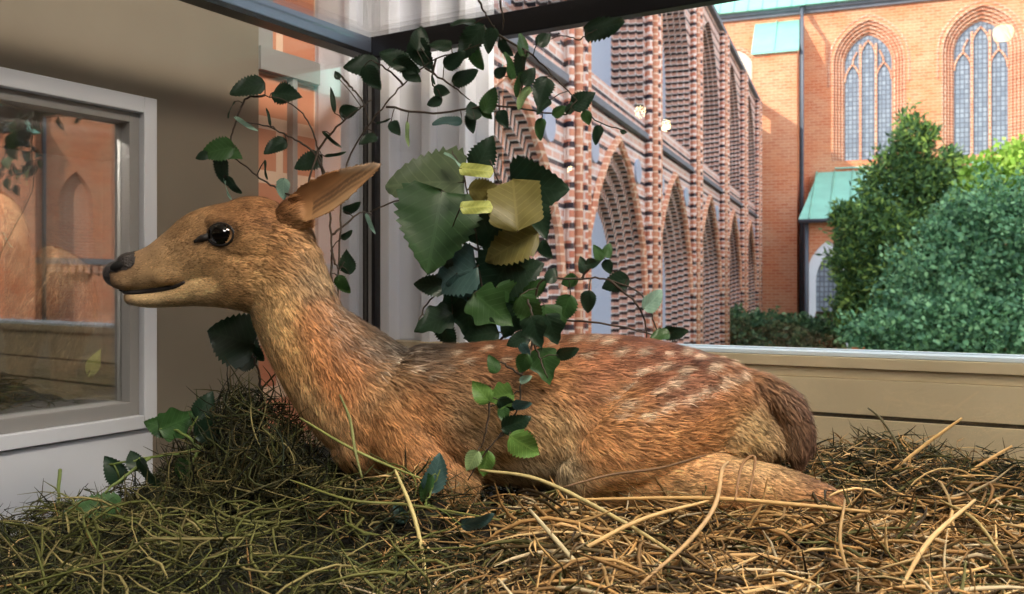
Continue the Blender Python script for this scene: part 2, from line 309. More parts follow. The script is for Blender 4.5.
a = MB(); a.box(VT0+0.004, VT1-0.004, -0.012, -0.008, VZ0+0.006, VZ1-0.004, wal); vobj('glass_pane', a, M['vpane'])
a = MB(); a.box(VI0, VT1, -0.42, -0.40, VZ0, VZ1, wal); a.box(VI0, VI0+0.004, -0.40, -0.024, VZ0, VZ1, wal); a.box(VT1-0.004, VT1, -0.40, -0.02, VZ0, VZ1, wal)
a.box(VI0, VT1, -0.40, -0.024, VZ1-0.004, VZ1, wal); a.box(VI0, VT1, -0.42, -0.024, VZ0-0.008, VZ0-0.001, wal); vobj('interior_lining', a, M['greyd'])
a = MB(); a.box(OT0-0.0, T1, -0.0, 0.012, -0.42, OZ0-0.003, wal); vobj('lower_panel', a, M['white'], 0.001)
a = MB(); a.box(0.60, 0.603, 0.012, 0.0135, -0.42, OZ0-0.004, wal); vobj('panel_joint', a, M['groove'])

# ------------------------------------------------------------------ glass case around the fawn
cs = empty('display_case', cas(0.6, 0.45, FLOOR))
tag(cs, 'large glass display case with black metal edges holding the fawn', 'display case')
def cobj(name, mb, m, bevel=0.0): return mb.obj(name, m, cs, bevel=bevel, world=True)
LB, LA, ZT, ZB = 0.95, 1.30, 0.400, -0.262
a = MB(); a.box(0, LA, 0, LB, FLOOR, ZB-0.004, cas); cobj('plinth', a, M['white'])
a = MB(); a.box(-0.016, LA, -0.012, 0.010, ZT-0.020, ZT+0.016, cas); cobj('back_top_bar', a, M['black'], 0.002)
a = MB(); a.box(-0.014, 0.012, 0.010, LB, ZT-0.012, ZT+0.014, cas); cobj('side_top_bar', a, M['blue_metal'], 0.002)
a = MB(); a.box(-0.016, 0.014, 0.010, LB, ZT-0.019, ZT-0.012, cas); a.box(-0.017, -0.014, 0.010, LB, ZT-0.012, ZT+0.006, cas); cobj('side_bar_seal', a, M['black'])
a = MB(); a.box(-0.013, -0.004, -0.012, 0.004, ZB, ZT-0.02, cas); a.box(0.006, 0.013, -0.012, 0.004, ZB, ZT-0.02, cas); cobj('corner_post', a, M['black'], 0.001)
a = MB(); a.box(-0.004, 0.006, -0.010, 0.000, ZB, ZT-0.02, cas); cobj('corner_seal', a, M['grey_frame'])
a = MB(); a.box(0.013, LA, -0.004, 0.0, ZB, ZT-0.018, cas); cobj('back_glass', a, M['pane'])
a = MB(); a.box(-0.004, 0.0, 0.004, LB, ZB, ZT-0.018, cas); cobj('side_glass', a, M['sidepane'])
a = MB(); a.box(0.012, LA, 0.010, LB, ZT+0.002, ZT+0.006, cas); cobj('top_glass', a, M['pane'])

# ------------------------------------------------------------------ ceiling lamps (their reflections stand in the back pane) and added light panels
def mirror(P, P0, n):
    n = n.normalized(); return P - 2*((P-P0).dot(n))*n
lampm = bpy.data.materials.new('lamp_bulb'); lampm.use_nodes = True; p = lampm.node_tree.nodes['Principled BSDF']
p.inputs['Emission Color'].default_value = (1, 0.80, 0.42, 1); p.inputs['Emission Strength'].default_value = 34
spots = [(506, 128, 'mirrored beside the upper left leaves'), (640, 112, 'mirrored left of the paired dots by the arches'), (665, 125, 'mirrored right of the paired dots by the arches'), (568, 168, 'mirrored as the smallest, lowest dot'), (1003, 33, 'mirrored as the big dot over the right church window')]
for i, (px, py, wh) in enumerate(spots):
    lam = (CEIL-0.10)*F/(HY-py); P = mirror(W(px, py, lam), cas(0, 0), BC)
    l = empty('ceiling_spot_lamp', (P.x, P.y, CEIL)); tag(l, 'ceiling spot lamp with warm bulb, '+wh, 'lamp', 'round ceiling spot lamps')
    r = 0.045 if py > 60 else 0.05
    h = MB(); h.tube([(0, 0, 0), (0, 0, -0.03), (0, 0, -0.06)], [0.075, 0.07, 0.06], 20); h.obj('housing', M['white'], l, True)
    b = MB(); b.tube([(0, 0, -0.06), (0, 0, -0.075), (0, 0, -0.1), (0, 0, -0.13), (0, 0, -0.145)], [r*.5, r*.9, r, r*.8, r*.25], 16); b.obj('bulb', lampm, l, True)
diff = bpy.data.materials.new('added_panel_diffuser'); diff.use_nodes = True; p = diff.node_tree.nodes['Principled BSDF']  # both panels are unseen, added to brighten the interior
p.inputs['Emission Color'].default_value = (1, 0.92, 0.8, 1); p.inputs['Emission Strength'].default_value = 2.5
for (x, y, sx, sy, lb) in ((0.62, 0.10, .25, .175, 'small warm light panel, unseen, added on the ceiling to light the fawn'), (0.25, -0.75, .3, .3, 'square light panel, unseen, added behind the viewer to brighten the room')):
    l = empty('added_panel_light', (x, y, CEIL)); tag(l, lb, 'added light')
    h = MB(); h.box(-sx-.02, sx+.02, -sy-.02, sy+.02, -0.02, -0.002); h.obj('frame', M['white'], l)
    h = MB(); h.box(-sx, sx, -sy, sy, -0.026, -0.0205); h.obj('diffuser', diff, l)

# ------------------------------------------------------------------ outdoors
def cpx(px, ly):   # church x on the plane church-y = ly seen at image column px
    return ly*math.tan(math.atan((px-CX)/F) + CH)
def cz(px, py, ly):
    th = math.atan((px-CX)/F); return (HY-py)/F * ly/math.cos(th+CH)*math.cos(th)
GZ = -3.2
g = MB(); g.box(-40, 60, 2.0, 70, GZ-0.2, GZ, lambda x, y, z: church(x, y, z)); tag(g.obj('courtyard_lawn', M['grass']), 'green lawn of the courtyard below the window', 'lawn', kind='structure').name = 'ground'
def arch_pts(hw, zb, zs, za, n=14):
    """pointed arch outline, left foot over the apex to the right foot: (x, z)"""
    L = [(-hw, zb + (zs-zb)*i/4) for i in range(4)]
    h = za-zs
    # circle through (-hw,zs) with centre on z=zs, reaching (0,za)
    c = (h*h-hw*hw)/(2*hw); r = c+hw
    a1 = math.atan2(h, c)
    A = [(c-r*math.cos(a1*i/n), zs+r*math.sin(a1*i/n)) for i in range(n+1)]
    L += A
    return L + [(-x, z) for x, z in reversed(L[:-1])]
def wall_hole(mb, x0, x1, z0, z1, cx, hw, zb, zs, za, fn):
    """wall face x0..x1, z0..z1 with a pointed hole; fn maps (x, z) to 3D"""
    P = [(cx+x, z) for x, z in arch_pts(hw, zb, zs, za)]; n = len(P); mid = n//2; Q = []
    for i, (x, z) in enumerate(P):
        if i < 4: Q.append((x0, z))
        elif i < mid: 
            t = (i-4)/(mid-4)
            Q.append((x0, zs+(z1-zs)*min(1, t*2)) if t < .5 else (x0+(cx-x0)*(t-.5)*2, z1))
        elif i == mid: Q.append((cx, z1))
        else: Q.append((2*cx-Q[n-1-i][0] if False else x1-(Q[n-1-i][0]-x0)*(x1-cx)/(cx-x0), Q[n-1-i][1]))
    mb.sheet([[fn(*p) for p in P], [fn(*q) for q in Q]])
    if zb > z0+1e-6: mb.sheet([[fn(x0, z0), fn(x1, z0)], [fn(x0, zb), fn(x1, zb)]])
def ring(mb, cx, o1, o2, fn1, fn2):
    """strip between two arch outlines; each (hw, zb, zs, za)"""
    A = [fn1(cx+x, z) for x, z in arch_pts(*o1)]; B = [fn2(cx+x, z) for x, z in arch_pts(*o2)]
    mb.sheet([A, B])

# --- cloister wing running away at the left, facing +x at church x = -2.8
cl = empty('cloister_wing', church(-2.8, 17, GZ), CH)
tag(cl, 'long brick cloister wing with striped arches running away from the window', 'building')
def CI(x, y, z): return Vector((x, y-17, z-GZ))         # church frame relative to (-2.8,17): x out of the wall
piers = [1.3, 5.2, 9.1, 12.95, 16.8, 20.7, 24.6, 28.5]
ZTOP, ZSTR = 5.75, 2.15
def order_rings(parent, cy, o, step, depth, n, zlow, front=0.0):
    """stepped reveal: n orders, each step narrower and depth deeper"""
    for k in range(n):
        hw, zb, zs, za = o
        a = (hw-step*k, zb, zs, za-step*k*1.25); b = (hw-step*(k+1), zb, zs, za-step*(k+1)*1.25)
        f = lambda d: (lambda y, z: CI(front-d, y, z))
        rows = []
        for (oo, d_, v_) in ((a, depth*k, 0.0), (a, depth*(k+1), depth), (b, depth*(k+1), depth+step)):
            rows.append(([f(d_)(cy+x, z) for x, z in arch_pts(*oo)], v_))
        mid_ = arch_pts(*a); arc = [0.0]
        for q0, q1 in zip(mid_[:-1], mid_[1:]): arc.append(arc[-1]+math.dist(q0, q1))
        mb = MB(); mb.sheet([rw for rw, _ in rows]); o_ = mb.obj('arch_moulding', M['brick_dark'], parent)
        at_ = o_.data.attributes.new('arc', 'FLOAT_VECTOR', 'POINT'); at_.data.foreach_set('vector', np.array([[v_, 0, c_] for _, v_ in rows for c_ in arc], np.float32).ravel())
    hw, zb, zs, za = o
    return (hw-step*n, zb, zs, za-step*n*1.25), depth*n
walls = MB()
for i in range(len(piers)-1):
    y0, y1 = piers[i], piers[i+1]; cy = (y0+y1)/2
    bay = empty('arched_bay', CI(0, cy, GZ)); bay.parent = cl
    class _p: pass
    def CB(x, y, z): return Vector((x, y-cy, z-GZ))
    lo = (1.52, GZ, -0.15, 1.70); up = (1.52, ZSTR+0.3, 3.5, 5.50)
    fc = MB(); wall_hole(fc, y0, y1, GZ, ZSTR, cy, *lo, lambda y, z: CI(0, y, z)); wall_hole(fc, y0, y1, ZSTR, ZTOP, cy, *up, lambda y, z: CI(0, y, z))
    fc.obj('wall_face', M['brick_face'], cl)
    for o, nm in ((lo, 'lower'), (up, 'upper')):
        oo, dd = order_rings(cl, cy, o, 0.13, 0.085, 4, GZ)
        P = [CI(-dd, cy+x, z) for x, z in arch_pts(*oo)]
        pan = MB(); pan.add(P, [tuple(range(len(P)))]); pan.obj('window_panel', M['blueglass'], cl)
    # sloping slate ledge between the tiers
    lg = MB(); lg.add([CI(0.07, y0+.3, ZSTR+0.02), CI(0.07, y1-.3, ZSTR+0.02), CI(-0.33, y1-.35, ZSTR+0.34), CI(-0.33, y0+.35, ZSTR+0.34), CI(0.07, y0+.3, ZSTR-0.06), CI(0.07, y1-.3, ZSTR-0.06), CI(-.33, y1-.35, ZSTR-.06), CI(-.33, y0+.35, ZSTR-.06)],
                  [(0, 1, 2, 3), (4, 5, 1, 0), (7, 6, 5, 4), (0, 3, 7, 4), (1, 5, 6, 2), (3, 2, 6, 7)]); lg.obj('ledge', M['ledge'], cl)
    # gable hood over the lower arch and a small blind oval on each side
    hd = MB(); 
    for sgn in (-1, 1):
        hd.tube([CI(0.02, cy+sgn*1.58, -0.15), CI(0.02, cy+sgn*1.42, 0.55), CI(0.02, cy+sgn*1.0, 1.15), CI(0.02, cy+sgn*0.5, 1.60), CI(0.02, cy, 1.86)], 0.05, 6)
    hd.obj('hood_moulding', M['brick_mould'], cl)
    for sgn in (-1, 1):
        ov = MB(); ov.tube([CI(-0.02, cy+sgn*1.12, 1.58), CI(0.03, cy+sgn*1.12, 1.58)], 0.17, 18)
        o = ov.obj('blind_oval', M['blueglass'], cl)
    bpy.data.objects.remove(bay)
for y in piers:
    pb = MB(); pb.box(-0.1, 0.07, y-0.30, y+0.30, GZ, ZTOP, CI); pb.box(0.07, 0.12, y-0.16, y+0.16, GZ, ZTOP-0.1, CI)
    po = pb.obj('pier', M['brick_pier'], cl)
    for dy, dx in ((-0.30, 0.07), (0.30, 0.07), (-0.16, 0.12), (0.16, 0.12), (0.0, 0.13)):
        rb = MB(); rb.tube([CI(dx, y+dy, GZ), CI(dx, y+dy, ZTOP-0.05)], 0.045, 8); rb.obj('round_shaft', M['brick_mould'] if dx == .12 else M['brick_pier'], po, True)
cp = MB(); cp.box(-0.3, 0.10, -1, 30.5, ZTOP, ZTOP+0.1, CI); cp.obj('coping', M['ledge'], cl)
cp = MB(); cp.box(-1.2, -0.9, -1, 30.5, GZ, ZTOP, CI); cp.obj('back_wall', M['brick_face'], cl)
cp = MB(); cp.box(-0.9, 0.06, 30.2, 30.5, GZ, ZTOP, CI); cp.box(-.9, 0, -1, 1.3, GZ, ZTOP, CI); cp.obj('end_wall', M['brick_face'], cl)
cp = MB(); cp.tube([CI(0.20, 29.9, GZ), CI(0.20, 29.9, ZTOP+0.1)], 0.06, 8); cp.obj('downpipe', M['pipe'], cl, True)

# --- church nave wall facing the window, at church y = 30.5
NY = 30.5
nv = empty('brick_church', church(0, NY, GZ), CH)
tag(nv, 'tall orange brick church with traceried windows across the courtyard', 'building')
def CN(x, y, z): return Vector((x, y-NY, z-GZ))
EZ = 8.85
def church_window(cxp, zap, zbot, hwg):
    """recessed pointed window with moulded orders and three lights"""
    o = (hwg+0.36, zbot-0.1, zap-0.95, zap+0.42)
    return o
wins = [(0.47, 8.05, 4.1, 0.70), (3.70, 8.15, 4.1, 0.74), (6.93, 8.15, 4.1, 0.74), (10.1, 8.15, 4.1, 0.74)]
xs = [-6.0, 2.1, 5.3, 8.5, 22.0]
for i, (cx, zap, zb, hg) in enumerate(wins):
    o = church_window(cx, zap, zb, hg)
    fc = MB(); wall_hole(fc, xs[i], xs[i+1], GZ, EZ, cx, *o, lambda x, z: CN(x, NY, z)); fc.obj('nave_wall', M['brick_sun'], nv)
    f0 = lambda d: (lambda x, z: CN(x, NY-d, z))
    wn = MB(); st = 0.09
    cur = o
    fr = None
    for k in range(4):
        a_, b_ = (o[0]-st*k, o[1], o[2], o[3]-st*k*1.15), (o[0]-st*(k+1), o[1], o[2], o[3]-st*(k+1)*1.15)
        ring(wn, cx, a_, a_, f0(-.07*k), f0(-.07*(k+1))); ring(wn, cx, a_, b_, f0(-.07*(k+1)), f0(-.07*(k+1)))
        wn.tube([f0(-.07*k)(cx+x, z) for x, z in arch_pts(*a_)], .036, 6)
    wn.tube([f0(-.02)(cx+x, z) for x, z in arch_pts(o[0]+.13, o[1]+2.4, o[2], o[3]+.15)], .05, 6)
    win_o = wn.obj('church_window', M['brick_mould'], nv)
    gl = MB(); P = [CN(cx+x, NY+0.31, z) for x, z in arch_pts(b_[0]+.05, b_[1], b_[2], b_[3]+.05)]; gl.add(P, [tuple(range(len(P)))]); gl.obj('leaded_glass', M['leadglass'], win_o)
    tr = MB(); hw = b_[0]; w3 = hw*2/3
    for s in (-1, 1):
        tr.box(cx+s*w3/2-.035, cx+s*w3/2+.035, NY+.22, NY+.32, zb-.1, zap-.30, CN)
    for s in (-1, 0, 1):
        top = zap-0.92 if s else zap-0.18; spring = top-0.55
        A = [(cx+s*w3+x, z) for x, z in arch_pts(w3/2, zb, spring, top, 8)][4:-4]
        tr.tube([CN(x, NY+.27, z) for x, z in A], 0.034, 5)
    for s in (-1, 1):   # tracery arms from the side lights up to the frame
        tr.tube([CN(cx+s*w3, NY+.27, zap-0.92), CN(cx+s*w3*0.95, NY+.27, zap-0.75), CN(cx+s*w3*.72, NY+.27, zap-.52)], 0.03, 5)
    tr.obj('tracery', M['brick_mould'], win_o)
    sl = MB(); sl.add([CN(cx-hw-.3, NY-.06, zb-.35), CN(cx+hw+.3, NY-.06, zb-.35), CN(cx+hw+.3, NY+.42, zb+.02), CN(cx-hw-.3, NY+.42, zb+.02), CN(cx-hw-.3, NY+.42, zb-.35), CN(cx+hw+.3, NY+.42, zb-.35)], [(0, 1, 2, 3), (0, 3, 4), (1, 5, 2), (0, 4, 5, 1)]); sl.obj('window_sill', M['copper'], win_o)
# eaves and copper roof
ev = MB(); ev.box(-6, 22, NY-.12, NY+.3, EZ, EZ+.10, CN); ev.box(-6, 22, NY-.22, NY+.3, EZ+.10, EZ+.2, CN); ev.obj('eaves_cornice', M['ledge'], nv)
rf = MB(); rf.add([CN(-6, NY-.4, EZ+.2), CN(22, NY-.4, EZ+.2), CN(22, NY+5, EZ+7), CN(-6, NY+5, EZ+7), CN(-6, NY+5, EZ+.2), CN(22, NY+5, EZ+.2)], [(0, 1, 2, 3), (0, 3, 4), (1, 5, 2), (0, 4, 5, 1), (3, 2, 5, 4)]); ro = rf.obj('roof', M['copper'], nv)
sm = MB()
for k in range(60):
    x = -6+k*0.46; sm.tube([CN(x, NY-.4, EZ+.22), CN(x, NY+5, EZ+7.02)], 0.022, 4)
sm.obj('standing_seams', M['copper'], ro)
# buttress with a sloping copper cap, and a downpipe in the corner beside it
BX0, BX1 = cpx(752, NY-1.1), cpx(797, NY-1.1); bz = cz(780, 50, NY-1.1)
bt = MB(); bt.box(BX0, BX1, NY-1.1, NY, GZ, bz-.02, CN); bt.add([CN(BX0, NY-1.1, bz-.02), CN(BX1, NY-1.1, bz-.02), CN(BX1, NY, EZ-.25), CN(BX0, NY, EZ-.25), CN(BX0, NY, bz-.02), CN(BX1, NY, bz-.02)], [(0, 3, 4), (1, 5, 2), (3, 2, 5, 4), (0, 1, 2, 3)])
bo = bt.obj('buttress', M['brick_sun'], nv)
ct = MB()
def slab(mb, x0, x1, ya, za, yb, zb_, th=.07): mb.add([CN(x0, ya, za), CN(x1, ya, za), CN(x1, yb, zb_), CN(x0, yb, zb_), CN(x0, ya, za+th), CN(x1, ya, za+th), CN(x1, yb, zb_+th), CN(x0, yb, zb_+th)], [(0, 3, 2, 1), (4, 5, 6, 7), (0, 1, 5, 4), (1, 2, 6, 5), (2, 3, 7, 6), (3, 0, 4, 7)])
slab(ct, BX0-.02, BX1+.06, NY-1.22, bz-.1, NY, EZ-.22); ct.obj('copper_cap', M['copper'], bo)
ct = MB(); xm = (BX0+BX1)/2; ct.tube([CN(xm, NY-1.22, bz-.02), CN(xm, NY, EZ-.12)], .025, 4); ct.obj('cap_seam', M['copper'], bo)
dp = MB(); dp.tube([CN(BX1+.13, NY-1.0, GZ), CN(BX1+.13, NY-1.0, EZ-.45), CN(BX1+.13, NY-.5, EZ-.1), CN(BX1+.13, NY-.12, EZ+.25)], .075, 8); dp.obj('downpipe', M['pipe'], nv, True)
# pale blind roundel left of the buttress
rx, rz = cpx(732, NY), cz(732, 72, NY)
rd = MB(); rd.tube([CN(rx, NY-.03, rz), CN(rx, NY+.02, rz)], 0.72, 32); rdo = rd.obj('blind_roundel', M['stone'], nv)
rd = MB(); rd.tube([CN(rx+.78*math.cos(w), NY-.04, rz+.78*math.sin(w)) for w in np.linspace(0, 2*PI, 33)], 0.07, 6, cap=False); rd.obj('roundel_rim', M['brick_mould'], rdo)

# --- low annex with a copper roof in front of the nave
AY = 27.6; ax0 = cpx(806, AY); ax1 = ax0+6.0; az = cz(806, 219, AY); ztp = cz(822, 172, NY-.1)
an = empty('church_annex', church((ax0+ax1)/2, (AY+NY)/2, GZ), CH)
tag(an, 'low brick annex with a pale green copper roof in front of the church', 'building')
def CA(x, y, z): return Vector((x-(ax0+ax1)/2, y-(AY+NY)/2, z-GZ))
wcx = cpx(828, AY); wo = (0.62, GZ+.8, 0.15, cz(828, 240, AY)); 
f1 = lambda d: (lambda x, z: CA(x, AY+d, z))
aw = MB(); wall_hole(aw, ax0, ax1, GZ, az, wcx, *wo, f1(0)); ring(aw, wcx, wo, wo, f1(0), f1(.25)); aw.sheet([[CA(ax0, AY, GZ), CA(ax0, NY-.02, GZ)], [CA(ax0, AY, az), CA(ax0, NY-.02, ztp-.05)]]); aw.sheet([[CA(ax1, AY, GZ), CA(ax1, NY-.02, GZ)], [CA(ax1, AY, az), CA(ax1, NY-.02, ztp-.05)]]); awo = aw.obj('annex_wall', M['brick_sun'], an)
fr = MB(); wi = (0.34, GZ+2.4, .10, wo[3]-.40); ring(fr, wcx, wo, wo, f1(.05), f1(.2)); ring(fr, wcx, wo, wi, f1(.05), f1(.05)); ring(fr, wcx, wi, wi, f1(.05), f1(.2)); fro = fr.obj('white_window_frame', M['jamb'], an)
gl = MB(); P = [CA(wcx+x, AY+.18, z) for x, z in arch_pts(*wi)]; gl.add(P, [tuple(range(len(P)))]); gl.obj('leaded_glass', M['leadglass'], fro)
rr = MB()
y0_, y1_ = AY-.25, NY-.05; z0_ = az-.02; dz = (ztp-z0_)
rr.add([CA(ax0-.2, y0_, z0_), CA(ax1, y0_, z0_), CA(ax1, y1_, ztp), CA(ax0+.25, y1_, ztp), CA(ax0-.2, y0_, z0_-.1), CA(ax1, y0_, z0_-.1), CA(ax1, y1_, ztp-.1), CA(ax0+.25, y1_, ztp-.1)], [(0, 1, 2, 3), (4, 7, 6, 5), (0, 4, 5, 1), (1, 5, 6, 2), (2, 6, 7, 3), (3, 7, 4, 0)])
rro = rr.obj('copper_roof', M['copper'], an)
sm = MB()
for k in range(11): x = ax0+.1+k*.55; sm.tube([CA(x, y0_, z0_+.02), CA(x+.1, y1_, ztp+.02)], .03, 4)
sm.obj('standing_seams', M['copper'], rro)
sm = MB(); sm.tube([CA(ax0-.2, y0_-.04, z0_-.06), CA(ax1, y0_-.04, z0_-.06)], .06, 6); sm.obj('gutter', M['pipe'], an, True)
sm = MB(); sm.tube([CA(ax0+.02, AY-.1, GZ), CA(ax0+.02, AY-.1, z0_-.1)], .07, 8); sm.obj('downpipe', M['pipe'], an, True)

# --- wing on the right side of the courtyard (seen in the glass of the wall case)
WX = 25.0
wg = empty('courtyard_wing', church(WX, 12, GZ), CH)
tag(wg, 'orange brick wing with green copper roof, mirrored in the left display case', 'building')
def CR(x, y, z): return Vector((x-WX, y-12, z-GZ))
a = MB(); wall_hole(a, -6, 11.15, GZ, 7, 9.0, .55, -1.2, 2.1, 3.1, lambda y, z: CR(WX, y, z)); wall_hole(a, 11.15, 30.5, GZ, 7, 11.9, .5, -1.2, 2.4, 3.4, lambda y, z: CR(WX, y, z)); a.obj('wing_wall', M['brick_sun'], wg)
for cy, hw in ((9.0, .55), (11.9, .5)):
    a = MB(); o = (hw, -1.2, 2.1 if hw > .52 else 2.4, 3.1 if hw > .52 else 3.4); ring(a, cy, o, o, lambda y, z: CR(WX, y, z), lambda y, z: CR(WX+.3, y, z)); P = [CR(WX+.3, cy+x, z) for x, z in arch_pts(*o)]; a.add(P, [tuple(range(len(P)))]); a.obj('blind_arch', M['brick_mould'], wg)
a = MB(); a.box(WX-.12, WX, -6, 30.5, .62, .80, CR); a.obj('string_course', M['ledge'], wg)
dn = MB()
for k in range(40): dn.box(WX-.1, WX, 6+k*.22, 6.11+k*.22, .36, .58, CR)
dn.obj('dentil_band', M['brick_mould'], wg)
a = MB(); a.box(WX-.9, WX, 9.6, 10.4, GZ, 4.2, CR); bo = a.obj('buttress', M['brick_sun'], wg)
a = MB(); a.add([CR(WX-1.0, 8.3, 4.25), CR(WX-1.0, 10.5, 4.25), CR(WX, 10.5, 5.4), CR(WX, 8.3, 5.4), CR(WX, 8.3, 4.2), CR(WX, 10.5, 4.2)], [(0, 1, 2, 3), (0, 3, 4), (1, 5, 2), (0, 4, 5, 1)]); a.obj('copper_cap', M['copper'], bo)
a = MB(); a.tube([CR(WX-.1, 10.95, GZ), CR(WX-.1, 10.95, 7)], .06, 8); a.obj('downpipe', M['pipe'], wg, True)
a = MB(); a.add([CR(WX-.4, -6, 7), CR(WX-.4, 30.5, 7), CR(WX+5, 30.5, 12), CR(WX+5, -6, 12), CR(WX+5, -6, 7), CR(WX+5, 30.5, 7)], [(0, 1, 2, 3), (0, 3, 4), (1, 5, 2), (0, 4, 5, 1), (3, 2, 5, 4)]); a.obj('roof', M['copper'], wg)

# ------------------------------------------------------------------ trees and shrubs outside
def foliage(name, label, cat, blobs, n, size, cols, trunk, ly, needle=False, group=None):
    """blobs: (px, py, church y, radius px x, radius px z)"""
    pts = []; 
    tot = sum(b[3]*b[4] for b in blobs); base = church(cpx(trunk[0], ly), ly, GZ)
    root = empty(name, base); tag(root, label, cat, group)
    C3 = []
    for (px, py, y, rx, rz) in blobs:
        th = math.atan((px-CX)/F); sc = y/math.cos(th+CH)*math.cos(th)/F
        c = church(cpx(px, y), y, cz(px, py, y)) - base; rX, rZ = rx*sc, rz*sc; rY = min(rX, rZ)*0.9
        C3.append((c, rX, rY, rZ))
        k = int(n*rx*rz/tot)
        d = rng.normal(size=(k, 3)); d /= np.linalg.norm(d, axis=1)[:, None]
        # surface clumps
        bump = .92+0.26*np.sin(d[:, 0]*9+py)*np.cos(d[:, 2]*8+px)+0.16*np.sin(d[:, 1]*17+d[:, 2]*15+d[:, 0]*13)
        r = (rng.random(k)**0.22)*bump
        P = d*r[:, None]*np.array([rX, rY, rZ])+np.array(c); shade = rng.random(k)
        pts.append(np.hstack([P, shade[:, None], d]))
    A = np.vstack(pts); k = len(A)
    P = A[:, :3]; s = size*(0.6+0.8*rng.random(k))
    u = rng.normal(size=(k, 3)); u += A[:, 4:7]*0.6; u[:, 2] += 0.3
    u /= np.linalg.norm(u, axis=1)[:, None]; w = np.cross(u, rng.normal(size=(k, 3))); w /= np.linalg.norm(w, axis=1)[:, None]
    wf = 0.32 if needle else 0.75
    V = np.stack([P, P+u*s[:, None]*.5+w*s[:, None]*wf*.5, P+u*s[:, None], P+u*s[:, None]*.5-w*s[:, None]*wf*.5], 1).reshape(-1, 3)
    Fc = np.arange(4*k).reshape(-1, 4)
    cols = np.array([[lin(x) for x in c] for c in cols]); ci = cols[rng.integers(0, len(cols), k)]*(0.75+0.5*rng.random((k, 1)))
    np_obj('foliage', V, Fc, np.repeat(ci, 4, 0), M['fol'], root, smooth=False)['kind'] = 'stuff'
    t = MB(); top = max(C3, key=lambda c: c[0].z)[0]; t.tube([(0, 0, 0), (0.05, 0, top.z*.4), tuple(top*0.7), tuple(top)], [.16, .13, .08, .03], 8)
    for (c, a_, b_, d_) in C3: t.tube([(c.x*.2, c.y*.2, max(.2, c.z*.5)), tuple(c*0.8), tuple(c)], [.06, .04, .02], 5)
    t.obj('trunk', M['bark'], root, True)
    return root
foliage('yew_tree', 'dark green conifer with pointed crown in front of the church', 'tree',
        [(912, 150, 21, 20, 40), (895, 190, 21, 34, 40), (935, 200, 21, 32, 40), (872, 235, 20.5, 38, 40), (900, 265, 20.5, 60, 55), (862, 262, 20.3, 30, 26), (880, 310, 20.3, 48, 44), (845, 215, 20.6, 14, 14), (864, 298, 20.2, 26, 25), (928, 135, 21, 10, 12), (950, 170, 21, 16, 22)],
        36000, 0.15, [(76, 110, 66), (92, 126, 76), (112, 146, 78), (60, 92, 60), (146, 172, 84)], (900, 0), 20.8, needle=True)
foliage('ivy_bank', 'large blue-green ivy thicket at the right below the church windows', 'bush',
        [(960, 300, 16, 75, 70), (1010, 250, 16, 60, 75), (900, 335, 15.5, 60, 28), (960, 235, 16.2, 36, 40), (1060, 300, 16, 70, 100), (985, 330, 15, 110, 40)],
        52000, 0.078, [(88, 132, 96), (106, 152, 108), (124, 168, 122), (70, 108, 80), (142, 184, 130)], (985, 0), 16)
foliage('sunlit_bush', 'light yellow-green leafy bush at the far right behind the ivy', 'bush',
        [(1000, 190, 18, 40, 36), (1040, 175, 18, 50, 40), (978, 215, 17.8, 24, 30)], 9000, 0.11, [(140, 178, 70), (160, 196, 84), (120, 156, 62), (176, 206, 100)], (1015, 0), 18)
for (px, w, h, lb) in ((738, 26, 30, 'low dark green shrub against the foot of the striped cloister'), (775, 30, 26, 'low grey-green shrub in front of the brick buttress'), (815, 32, 22, 'low green shrub below the arched white annex window')):
    foliage('low_shrub', lb, 'bush', [(px, 338, 22, w, h), (px-w*.4, 326, 22.3, w*.55, h*.5), (px+w*.5, 330, 21.8, w*.5, h*.5), (px, 372, 22, w*1.05, h)], 4200, 0.11, [(70, 100, 70), (90, 120, 84), (54, 84, 60), (112, 140, 96)], (px, 0), 22, group='low shrubs along the church')

# ------------------------------------------------------------------ hay
def hay_height(x, y):
    """top of the hay bed in world coordinates"""
    px = CX+F*x/y
    h = -0.226 + 0.010*np.sin(x*21+y*9)*np.cos(y*17) + 0.006*np.sin(x*47)
    h = h - 0.030*np.clip((250-px)/250, 0, 1)*np.clip((y-.75)/.2, 0, 1)
    h = h + 0.062*np.exp(-(((px-235)/62)**2+((y-0.99)/.09)**2))     # tangle below the fawn's head
    h = h + 0.037*np.clip((px-620)/200, 0, 1)*np.clip((y-.80)/.22, 0, 1)
    h = h + 0.040*np.exp(-(((px-430)/105)**2+((y-0.850)/.05)**2)) + 0.012*np.exp(-(((px-680)/120)**2+((y-.82)/.04)**2))
    return h
def inside_case(x, y, m=0.015):
    d = np.stack([x-CC.x, y-CC.y], -1); a = d@np.array(EC[:2]); b = d@np.array(BC[:2])
    return (a > m) & (a < LA-m) & (b > m) & (b < LB-m)
